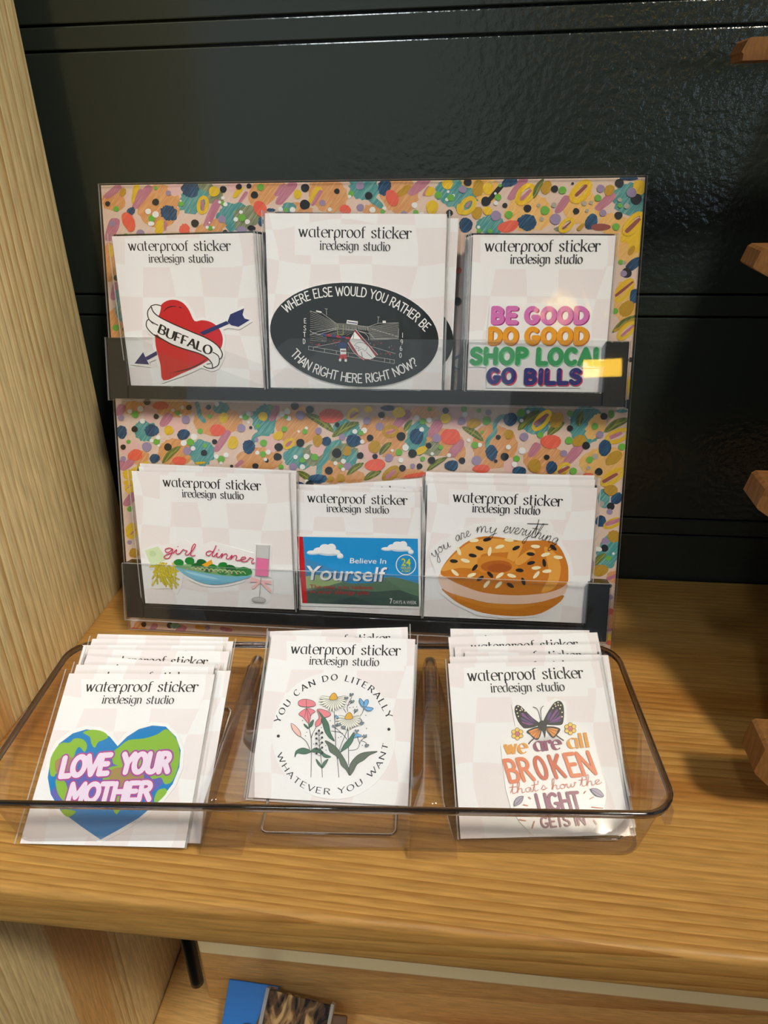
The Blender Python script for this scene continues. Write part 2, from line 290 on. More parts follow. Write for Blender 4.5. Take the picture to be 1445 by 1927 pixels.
# ------------------------------------------------------------------ lettering and flat-print engine
CAP = {  # skeleton capitals, height .7 : (advance, strokes)
'A': (.56, 'L .03 0 .27 .7 .51 0;L .11 .22 .43 .22'), 'B': (.54, 'L .08 0 .08 .7;L .08 .7 .24 .7;A .24 .535 .18 .165 90 -90;L .24 .37 .08 .37;A .26 .185 .2 .185 90 -90;L .26 0 .08 0'),
'C': (.56, 'A .3 .35 .24 .35 50 310'), 'D': (.58, 'L .08 0 .08 .7;L .08 .7 .22 .7;A .22 .35 .3 .35 90 -90;L .22 0 .08 0'),
'E': (.48, 'L .08 0 .08 .7;L .08 .7 .42 .7;L .08 .36 .36 .36;L .08 0 .42 0'), 'F': (.46, 'L .08 0 .08 .7;L .08 .7 .42 .7;L .08 .36 .34 .36'),
'G': (.6, 'A .3 .35 .25 .35 50 345;L .54 .27 .36 .27'), 'H': (.58, 'L .08 0 .08 .7;L .5 0 .5 .7;L .08 .36 .5 .36'), 'I': (.18, 'L .09 0 .09 .7'),
'J': (.4, 'L .3 .7 .3 .15;A .17 .15 .13 .15 0 -160'), 'K': (.54, 'L .08 0 .08 .7;L .48 .7 .08 .3;L .2 .42 .5 0'), 'L': (.45, 'L .08 .7 .08 0 .42 0'),
'M': (.66, 'L .08 0 .08 .7 .33 .15 .58 .7 .58 0'), 'N': (.6, 'L .08 0 .08 .7 .52 0 .52 .7'), 'O': (.62, 'A .31 .35 .25 .35 0 360'),
'P': (.52, 'L .08 0 .08 .7;L .08 .7 .24 .7;A .24 .52 .2 .18 90 -90;L .24 .34 .08 .34'), 'R': (.54, 'L .08 0 .08 .7;L .08 .7 .24 .7;A .24 .53 .19 .17 90 -90;L .24 .36 .08 .36;L .26 .36 .48 0'),
'S': (.5, 'S .42 .6 .33 .69 .2 .69 .1 .6 .1 .47 .22 .38 .32 .33 .42 .24 .42 .1 .3 .01 .17 .01 .07 .1'), 'T': (.5, 'L .25 0 .25 .7;L .03 .7 .47 .7'),
'U': (.58, 'L .08 .7 .08 .22;A .29 .22 .21 .22 180 360;L .5 .22 .5 .7'), 'V': (.54, 'L .03 .7 .27 0 .51 .7'), 'W': (.78, 'L .03 .7 .21 0 .39 .6 .57 0 .75 .7'),
'Y': (.54, 'L .03 .7 .27 .34 .51 .7;L .27 .34 .27 0'), '?': (.44, 'A .21 .53 .16 .17 170 -60;S .29 .38 .21 .3 .21 .2;D .21 .03'),
'1': (.22, 'L .12 0 .12 .7'), '9': (.5, 'A .25 .5 .18 .2 0 360;S .43 .5 .42 .25 .3 .05 .2 0'), '6': (.5, 'A .25 .2 .18 .2 0 360;S .07 .2 .08 .45 .2 .65 .3 .7'), '0': (.52, 'A .26 .35 .2 .35 0 360'),
'2': (.5, 'S .08 .55 .14 .68 .28 .7 .4 .6 .4 .46 .3 .3 .08 .02;L .08 0 .44 0'), '4': (.52, 'L .36 0 .36 .7 .05 .2 .48 .2'), '7': (.48, 'L .05 .7 .43 .7 .18 0'),
"'": (.16, 'L .08 .7 .06 .56'), ' ': (.3, '')}
LOW = {  # high-contrast display lower case, x-height .5
'a': (.5, 'A .23 .25 .18 .25 62 300;L .42 .5 .42 .06;S .42 .06 .44 .01 .49 0;L .33 .48 .42 .5'), 'c': (.43, 'A .25 .25 .2 .25 55 315;D .38 .41'),
'd': (.52, 'A .23 .25 .18 .25 62 300;L .42 .72 .42 .03;L .34 .72 .42 .72'), 'e': (.45, 'A .25 .25 .2 .25 0 315;L .06 .27 .44 .27'),
'f': (.32, 'L .14 0 .14 .56;A .25 .56 .11 .15 180 55;L .03 .49 .28 .49;L .07 0 .22 0'), 'g': (.5, 'A .23 .27 .18 .23 50 310;L .42 .5 .42 -.06;A .24 -.07 .18 .13 0 -165'),
'i': (.22, 'L .11 0 .11 .5;L .03 .48 .11 .5;L .03 0 .19 0;D .11 .66'), 'k': (.5, 'L .1 0 .1 .74;L .02 .73 .1 .74;L .42 .49 .12 .22;L .2 .3 .42 0;L .33 .49 .48 .49;L .36 0 .5 0;L .03 0 .17 0'),
'n': (.52, 'L .1 0 .1 .5;L .02 .48 .1 .5;A .25 .32 .15 .18 165 0;L .4 .32 .4 0'), 'o': (.48, 'A .24 .25 .19 .25 0 360'), 'p': (.5, 'L .1 -.2 .1 .3;A .27 .25 .17 .25 175 -130;L .02 .02 .1 -.02'),
'r': (.38, 'L .1 0 .1 .5;L .02 .48 .1 .5;A .24 .34 .13 .15 165 60;D .33 .44;L .03 0 .18 0'), 's': (.4, 'S .33 .4 .27 .48 .19 .49 .1 .45 .08 .37 .15 .3 .25 .24 .33 .17 .32 .06 .23 .01 .13 .02 .06 .11'),
't': (.34, 'L .13 .68 .13 .1;A .22 .1 .09 .1 180 300;L .03 .49 .29 .49'), 'u': (.52, 'L .1 .5 .1 .16;A .24 .16 .14 .16 180 340;L .4 .5 .4 0;L .03 .49 .1 .5'),
'w': (.68, 'L .06 .49 .2 0;L .2 0 .32 .46;L .3 .49 .44 0;L .44 0 .6 .49;L 0 .49 .13 .49;L .54 .49 .66 .49'), 'l': (.22, 'L .11 0 .11 .74;L .03 .72 .11 .74;L .03 0 .19 0'), ' ': (.36, '')}
SCR = {  # joined hand script, x-height .35
'a': (.42, 'S .34 .3 .22 .35 .08 .22 .1 .04 .22 .03 .34 .28 .33 .08 .38 0 .44 .06'), 'd': (.44, 'S .34 .3 .2 .35 .07 .2 .1 .03 .22 .03 .36 .4 .42 .82 .36 .3 .34 .06 .4 0 .46 .06'),
'e': (.34, 'S 0 .06 .16 .16 .27 .27 .2 .35 .1 .28 .07 .1 .14 .01 .25 .02 .35 .1'), 'g': (.4, 'S .34 .3 .22 .35 .08 .22 .1 .05 .22 .04 .35 .3 .32 -.1 .24 -.38 .1 -.42 .07 -.3 .2 -.1 .42 .05'),
'h': (.4, 'S 0 .06 .14 .4 .22 .75 .17 .85 .1 .6 .05 0;S .05 0 .1 .22 .22 .35 .29 .25 .27 .06 .33 0 .41 .06'), 'i': (.24, 'S 0 .06 .1 .3 .09 .06 .15 0 .24 .06;D .13 .52'),
'l': (.26, 'S 0 .06 .14 .4 .22 .75 .17 .85 .1 .6 .09 .08 .15 0 .26 .06'), 'm': (.62, 'S 0 .1 .08 .33 .06 0;S .06 0 .13 .24 .23 .35 .27 .22 .26 0;S .26 0 .33 .24 .43 .35 .48 .24 .47 .06 .53 0 .62 .06'),
'n': (.42, 'S 0 .1 .08 .33 .06 0;S .06 0 .13 .24 .24 .35 .3 .24 .28 .06 .34 0 .42 .06'), 'o': (.38, 'S .22 .35 .08 .24 .08 .06 .19 0 .31 .1 .31 .27 .22 .35 .28 .27 .4 .3'),
'r': (.32, 'S 0 .06 .1 .36 .15 .33 .26 .3 .2 .1 .24 0 .33 .06'), 's': (.3, 'S 0 .06 .12 .25 .16 .36 .22 .2 .24 .06 .14 0 .06 .04 .2 .03 .32 .1'),
't': (.3, 'S 0 .06 .12 .4 .19 .72 .12 .3 .11 .05 .17 0 .28 .06;L -.02 .48 .34 .5'), 'u': (.42, 'S 0 .1 .09 .34 .07 .08 .16 0 .28 .12 .35 .34 .32 .08 .37 0 .44 .06'),
'v': (.34, 'S 0 .2 .07 .34 .1 .12 .15 0 .26 .2 .3 .34 .36 .28'), 'w': (.54, 'S 0 .2 .07 .34 .07 .08 .15 0 .26 .15 .29 .3 .27 .08 .35 0 .47 .16 .49 .33 .57 .27'),
'y': (.4, 'S 0 .2 .07 .34 .08 .1 .17 .02 .3 .2 .35 .34 .3 0 .22 -.36 .1 -.42 .07 -.3 .2 -.1 .42 .05'), "'": (.12, 'L .08 .75 .05 .6'), ' ': (.28, '')}

def catmull(P, closed=False, n=6):
    if len(P) < 3: return P
    out = []; L = len(P); rng = range(L if closed else L - 1)
    for i in rng:
        p0 = P[(i - 1) % L] if closed or i > 0 else P[0]; p1 = P[i]; p2 = P[(i + 1) % L]; p3 = P[(i + 2) % L] if closed or i < L - 2 else P[L - 1]
        for k in range(n):
            t = k / n; t2, t3 = t * t, t * t * t
            out.append(tuple(.5 * (2 * p1[j] + (p2[j] - p0[j]) * t + (2 * p0[j] - 5 * p1[j] + 4 * p2[j] - p3[j]) * t2 + (3 * p1[j] - p0[j] - 3 * p2[j] + p3[j]) * t3) for j in (0, 1)))
    if not closed: out.append(P[-1])
    return out

_gc = {}
def strokes(spec):
    if spec in _gc: return _gc[spec]
    out = []
    for s in spec.split(';'):
        if not s: continue
        k, *v = s.split(); v = [float(a) for a in v]
        if k == 'A':
            cx, cy, rx, ry, a0, a1 = v; n = max(6, int(abs(a1 - a0) / 14)); full = abs(a1 - a0) == 360
            out.append(([(cx + rx * math.cos(math.radians(a0 + (a1 - a0) * i / n)), cy + ry * math.sin(math.radians(a0 + (a1 - a0) * i / n))) for i in range(n + (0 if full else 1))], full, 'A'))
        else:
            P = list(zip(v[::2], v[1::2]))
            out.append((catmull(P, False, 5) if k == 'S' else P, False, k))
    _gc[spec] = out; return out

def ribbon(P, wf, closed=False, caps=True):
    """outline strip for a polyline; wf(angle, t) gives the half width. Corners of polylines are rounded by discs."""
    L = len(P); polys = []; Ls, Rs = [], []
    for i in range(L):
        a = P[(i - 1) % L] if (closed or i) else P[i]; b = P[(i + 1) % L] if (closed or i < L - 1) else P[i]
        dx, dy = b[0] - a[0], b[1] - a[1]; d = math.hypot(dx, dy) or 1e-9; h = wf(math.atan2(dy, dx), i / max(1, L - 1))
        Ls.append((P[i][0] - dy / d * h, P[i][1] + dx / d * h)); Rs.append((P[i][0] + dy / d * h, P[i][1] - dx / d * h))
    for i in range(L if closed else L - 1):
        j = (i + 1) % L; polys.append([Rs[i], Rs[j], Ls[j], Ls[i]])
    if caps and not closed:
        for i, j in ((0, 1), (L - 1, L - 2)):
            h = wf(math.atan2(P[j][1] - P[i][1], P[j][0] - P[i][0]), 0.0 if i == 0 else 1.0)
            polys.append([(P[i][0] + h * math.cos(q * PI / 5), P[i][1] + h * math.sin(q * PI / 5)) for q in range(10)])
    return polys, Ls, Rs

def clip_poly(P, Q):
    for i in range(len(Q)):
        (ax, ay), (bx_, by) = Q[i], Q[(i + 1) % len(Q)]; inside = lambda p: (bx_ - ax) * (p[1] - ay) - (by - ay) * (p[0] - ax) >= 0; out = []
        for j in range(len(P)):
            p, q = P[j], P[(j + 1) % len(P)]; a, b = inside(p), inside(q)
            if a: out.append(p)
            if a != b:
                d1 = (bx_ - ax) * (p[1] - ay) - (by - ay) * (p[0] - ax); d2 = (bx_ - ax) * (q[1] - ay) - (by - ay) * (q[0] - ax); t = d1 / (d1 - d2); out.append((p[0] + (q[0] - p[0]) * t, p[1] + (q[1] - p[1]) * t))
        P = out
        if not P: return []
    return P

class Art:
    """flat print laid on a plane: photo-measured outlines turned into points of the real card, layer over layer"""
    def __init__(s, obj, P, a, b, d0=0.0, inc=8e-6):
        s.obj = obj; s.P, s.a, s.b, s.n = P, a, b, a.cross(b); s.d = d0; s.inc = inc; s.cur = None; s.crop = (0, 0, 1); s.clip = None
    def set(s, ox, oy, k): s.crop = (ox, oy, k); return s
    def pt(s, x, y):
        ox, oy, k = s.crop; r = ray(ox + x / k, oy + y / k); O = s.P + s.n * s.d
        X = CAM + r * ((O - CAM).dot(s.n) / r.dot(s.n)) - s.P; return (X.dot(s.a), X.dot(s.b))
    def part(s, name, parent=None):
        s.flush(); s.cur = dict(name=name, V=[], F=[], M=[], mats=[], parent=parent or s.obj); return s
    def flush(s):
        c = s.cur; s.cur = None
        if c and c['F']:
            s.last = mesh_obj(c['name'], c['V'], c['F'], c['mats'], c['parent'], c['M']); return s.last
    def add(s, polys, mat, depth=0, bump=True, fine=0.0):
        c = s.cur; dz = 0.0
        if mat not in c['mats']: c['mats'].append(mat)
        mi = c['mats'].index(mat)
        if bump: s.d += s.inc
        else: s.d += 1e-6
        if s.clip: polys = [r for r in (clip_poly(q, s.clip) for q in polys) if len(r) > 2]
        for q in polys:
            b0 = len(c['V']); ar = sum(q[i][0] * q[(i + 1) % len(q)][1] - q[(i + 1) % len(q)][0] * q[i][1] for i in range(len(q)))
            if ar < 0: q = q[::-1]
            dz += fine; c['V'] += [(u, w_, s.d + dz) for u, w_ in q]; c['F'].append(tuple(range(b0, b0 + len(q)))); c['M'].append(mi)
            if depth:
                b1 = len(c['V']); m = len(q);  c['V'] += [(u, w_, s.d - depth) for u, w_ in q]
                for i in range(m): j = (i + 1) % m; c['F'].append((b0 + j, b0 + i, b1 + i, b1 + j)); c['M'].append(mi)
    def fill(s, pts, mat, smooth=0, depth=0, n=5):
        if smooth: pts = catmull(pts, True, n)
        s.add([[s.pt(*p) for p in pts]], mat, depth); return pts
    def line(s, pts, w, mat, closed=False, smooth=0, taper=0, caps=True, depth=0, bump=True, loc=False):
        if smooth: pts = catmull(pts, closed, 5)
        wf = (lambda a, t: w / 2) if not taper else (lambda a, t: w / 2 * (max(.04, math.sin(PI * t)) ** taper))
        polys, _, _ = ribbon(pts, wf, closed, caps)
        s.add([q if loc else [s.pt(*p) for p in q] for q in polys], mat, depth, bump, 1.2e-7 if len(polys) < 60 else 0)
    def ell(s, x, y, rx, ry, ang, mat, rough=0.0, n=18, depth=0, bump=True):
        a = math.radians(ang); pts = []; k = n if not rough else n * 2
        for i in range(k):
            q = 2 * PI * i / k; f = 1 + (random.uniform(-rough, rough) if rough else 0) + .03 * math.sin(3 * q + x)
            X, Y = rx * f * math.cos(q), ry * f * math.sin(q); pts.append((x + X * math.cos(a) - Y * math.sin(a), y + X * math.sin(a) + Y * math.cos(a)))
        s.add([[s.pt(*p) for p in pts]], mat, depth, bump)
    def border(s, outlines, w, mat, depth=0.0003):
        for o in outlines:
            s.add([[s.pt(*p) for p in o]], mat, depth, False); s.line(o, w * 2, mat, True, depth=depth, bump=False)
        s.d += s.inc
    # text along a path of photo points; h = cap height measured in crop pixels
    def text(s, txt, path, h, mat, font=CAP, half=0.03, nib=None, serif=0, track=0.0, slant=0.0, dx=0, dy=0, smooth=True, fit=True, capsh=None, poly=None):
        if len(path) > 2 and smooth: path = catmull(path, False, 8)
        L = [s.pt(x + dx, y + dy) for x, y in path]
        mid = path[len(path) // 2]; a, b = s.pt(*mid), s.pt(mid[0], mid[1] - h); size = math.hypot(a[0] - b[0], a[1] - b[1]) / (capsh or .7)
        acc = [0]
        for i in range(1, len(L)): acc.append(acc[-1] + math.hypot(L[i][0] - L[i - 1][0], L[i][1] - L[i - 1][1]))
        tot = acc[-1]
        def at(q):
            q = min(max(q, 0), tot - 1e-9) if True else q; i = 0
            while i < len(acc) - 2 and acc[i + 1] < q: i += 1
            t = (q - acc[i]) / (acc[i + 1] - acc[i]); p0, p1 = L[i], L[i + 1]; d = acc[i + 1] - acc[i]
            return (p0[0] + (p1[0] - p0[0]) * t, p0[1] + (p1[1] - p0[1]) * t), ((p1[0] - p0[0]) / d, (p1[1] - p0[1]) / d)
        if poly is not None:   # outlines of the built-in sans face
            wtot, V, F = poly; sx = tot / wtot; out = []
            pos, tg = at(0)
            for f in F:
                q = []
                for i in f:
                    X, Y = V[i]; X = X * sx + slant * Y * size; Y *= size; q.append((pos[0] + tg[0] * X - tg[1] * Y, pos[1] + tg[1] * X + tg[0] * Y))
                out.append(q)
            s.add(out, mat); return
        wtot = sum(font[c][0] + track for c in txt) - track; sx = tot / wtot if fit else size; x = 0
        for c in txt:
            adv, spec = font[c]; ctr = (x + adv / 2) * sx; pos, tg = at(ctr); out = []
            def T(p):
                X = (p[0] - adv / 2) * sx + slant * p[1] * size; Y = p[1] * size
                return (pos[0] + tg[0] * X - tg[1] * Y, pos[1] + tg[1] * X + tg[0] * Y)
            asp = sx / size
            for P, closed, k in strokes(spec):
                if k == 'D':
                    r = half * 1.25 if not nib else nib[1] * 1.1
                    out.append([T((P[0][0] + r / asp * math.cos(q * PI / 6), P[0][1] + r * math.sin(q * PI / 6))) for q in range(12)]); continue
                Q = [(p[0] * asp, p[1]) for p in P]     # true proportions while the pen width is applied
                if nib: wf = lambda an, t: nib[0] + (nib[1] - nib[0]) * abs(math.sin(an - nib[2])) ** 2
                else: wf = lambda an, t: half
                segs = [Q] if k in 'SA' else [Q[i:i + 2] for i in range(len(Q) - 1)]
                for sg in segs:
                    pl, _, _ = ribbon(sg, wf, closed, caps=(nib is None) or serif == 2)
                    out += [[T((p[0] / asp, p[1])) for p in q] for q in pl]
                if serif == 1 and k == 'L':
                    for sg in segs:
                        for e, f in ((sg[0], sg[1]), (sg[1], sg[0])):
                            if abs(e[1] - f[1]) > .25 and (abs(e[1]) < .01 or abs(e[1] - .7) < .01):
                                out.append([T(((e[0] + i * .085) / asp, e[1] + j * .018)) for i, j in ((-1, -1), (1, -1), (1, 1), (-1, 1))])
            s.add(out, mat, 0, True, 2.0e-7); x += adv + track

_bf = {}
def sans(txt, bold=0.0, shear=0.0):
    k = (txt, bold, shear)
    if k not in _bf:
        cu = bpy.data.curves.new('t', 'FONT'); cu.body = txt; cu.size = 1; cu.offset = bold; cu.shear = shear; cu.resolution_u = 3
        o = bpy.data.objects.new('t', cu); COL.objects.link(o); bpy.context.view_layer.update(); me = o.to_mesh()
        V = [(v.co.x, v.co.y) for v in me.vertices]; F = [tuple(p.vertices) for p in me.polygons]; x0 = min(v[0] for v in V); V = [(x - x0, y) for x, y in V]
        o.to_mesh_clear(); bpy.data.objects.remove(o); bpy.data.curves.remove(cu); _bf[k] = (max(v[0] for v in V), V, F)
    return _bf[k]
NIB = (0.016, 0.054, 0.30)
INK = paint('black_ink', (22, 22, 24), 0.5)
# ------------------------------------------------------------------ the painted display stand
LN = 0.29159
BP, BA, BB = Vector((0, -0.09239, 0)), Vector((1, 0, 0)), Vector((0, math.sin(LN), math.cos(LN)))
def frame_matrix(P, a, b):
    n = a.cross(b); return Matrix(((a.x, b.x, n.x, P.x), (a.y, b.y, n.y, P.y), (a.z, b.z, n.z, P.z), (0, 0, 0, 1)))
stand = empty('display_stand', frame_matrix(BP, BA, BB))
tag(stand, 'leaning sticker display board painted with colourful dabs, two clear-lipped black ledges', 'display stand')
BW = [(-0.2156, 0.0012), (0.0901, 0.0012), (0.0903, 0.2726), (-0.2194, 0.2732)]
def slab(name, q, d0, d1, mats, parent, edge=0):
    V = [(u, w_, d1) for u, w_ in q] + [(u, w_, d0) for u, w_ in q]; n = len(q)
    F = [tuple(range(n)), tuple(range(2 * n - 1, n - 1, -1))] + [(i + n, (i + 1) % n + n, (i + 1) % n, i) for i in range(n)]
    return mesh_obj(name, V, F, mats, parent, [0, 0] + [edge] * n)
inset = 0.0004
slab('board', [(BW[0][0] + inset, BW[0][1]), (BW[1][0] - 2 * inset, BW[1][1]), (BW[2][0] - 2 * inset, BW[2][1] - inset), (BW[3][0] + inset, BW[3][1] - inset)], -0.004, 0.0, [paint('board_ground', (226, 198, 178), .5, streak=(232, 206, 196))], stand)
QC = {'K': ((20, 22, 24), None, 0), 'G': ((108, 178, 62), None, 0), 'W': ((238, 238, 236), None, 0), 'V': ((156, 138, 172), None, 0), 'Y': ((240, 202, 48), (222, 178, 40), .25),
      'R': ((232, 92, 70), (240, 124, 92), 0), 'N': ((16, 52, 88), (52, 120, 160), 0), 'T': ((66, 146, 146), (150, 190, 180), 0), 'O': ((222, 156, 96), (240, 190, 138), .15),
      'M': ((188, 116, 136), (206, 148, 160), 0), 'L': ((82, 98, 40), (176, 178, 70), 0), 'A': ((255, 205, 40), (255, 226, 96), .55), 'U': ((255, 196, 112), (255, 220, 150), .45),
      'D': ((205, 160, 44), (186, 140, 40), .3), 'E': ((120, 130, 96), (190, 188, 160), 0), 'P': ((232, 188, 182), None, 0), 'B': ((150, 76, 66), None, 0), 'S': ((176, 170, 156), None, 0)}
PM = {k: paint('dab_' + k.lower(), v[0], .38 if not v[2] else .32, v[2], v[1], 0.5 if v[1] else 0) for k, v in QC.items()}
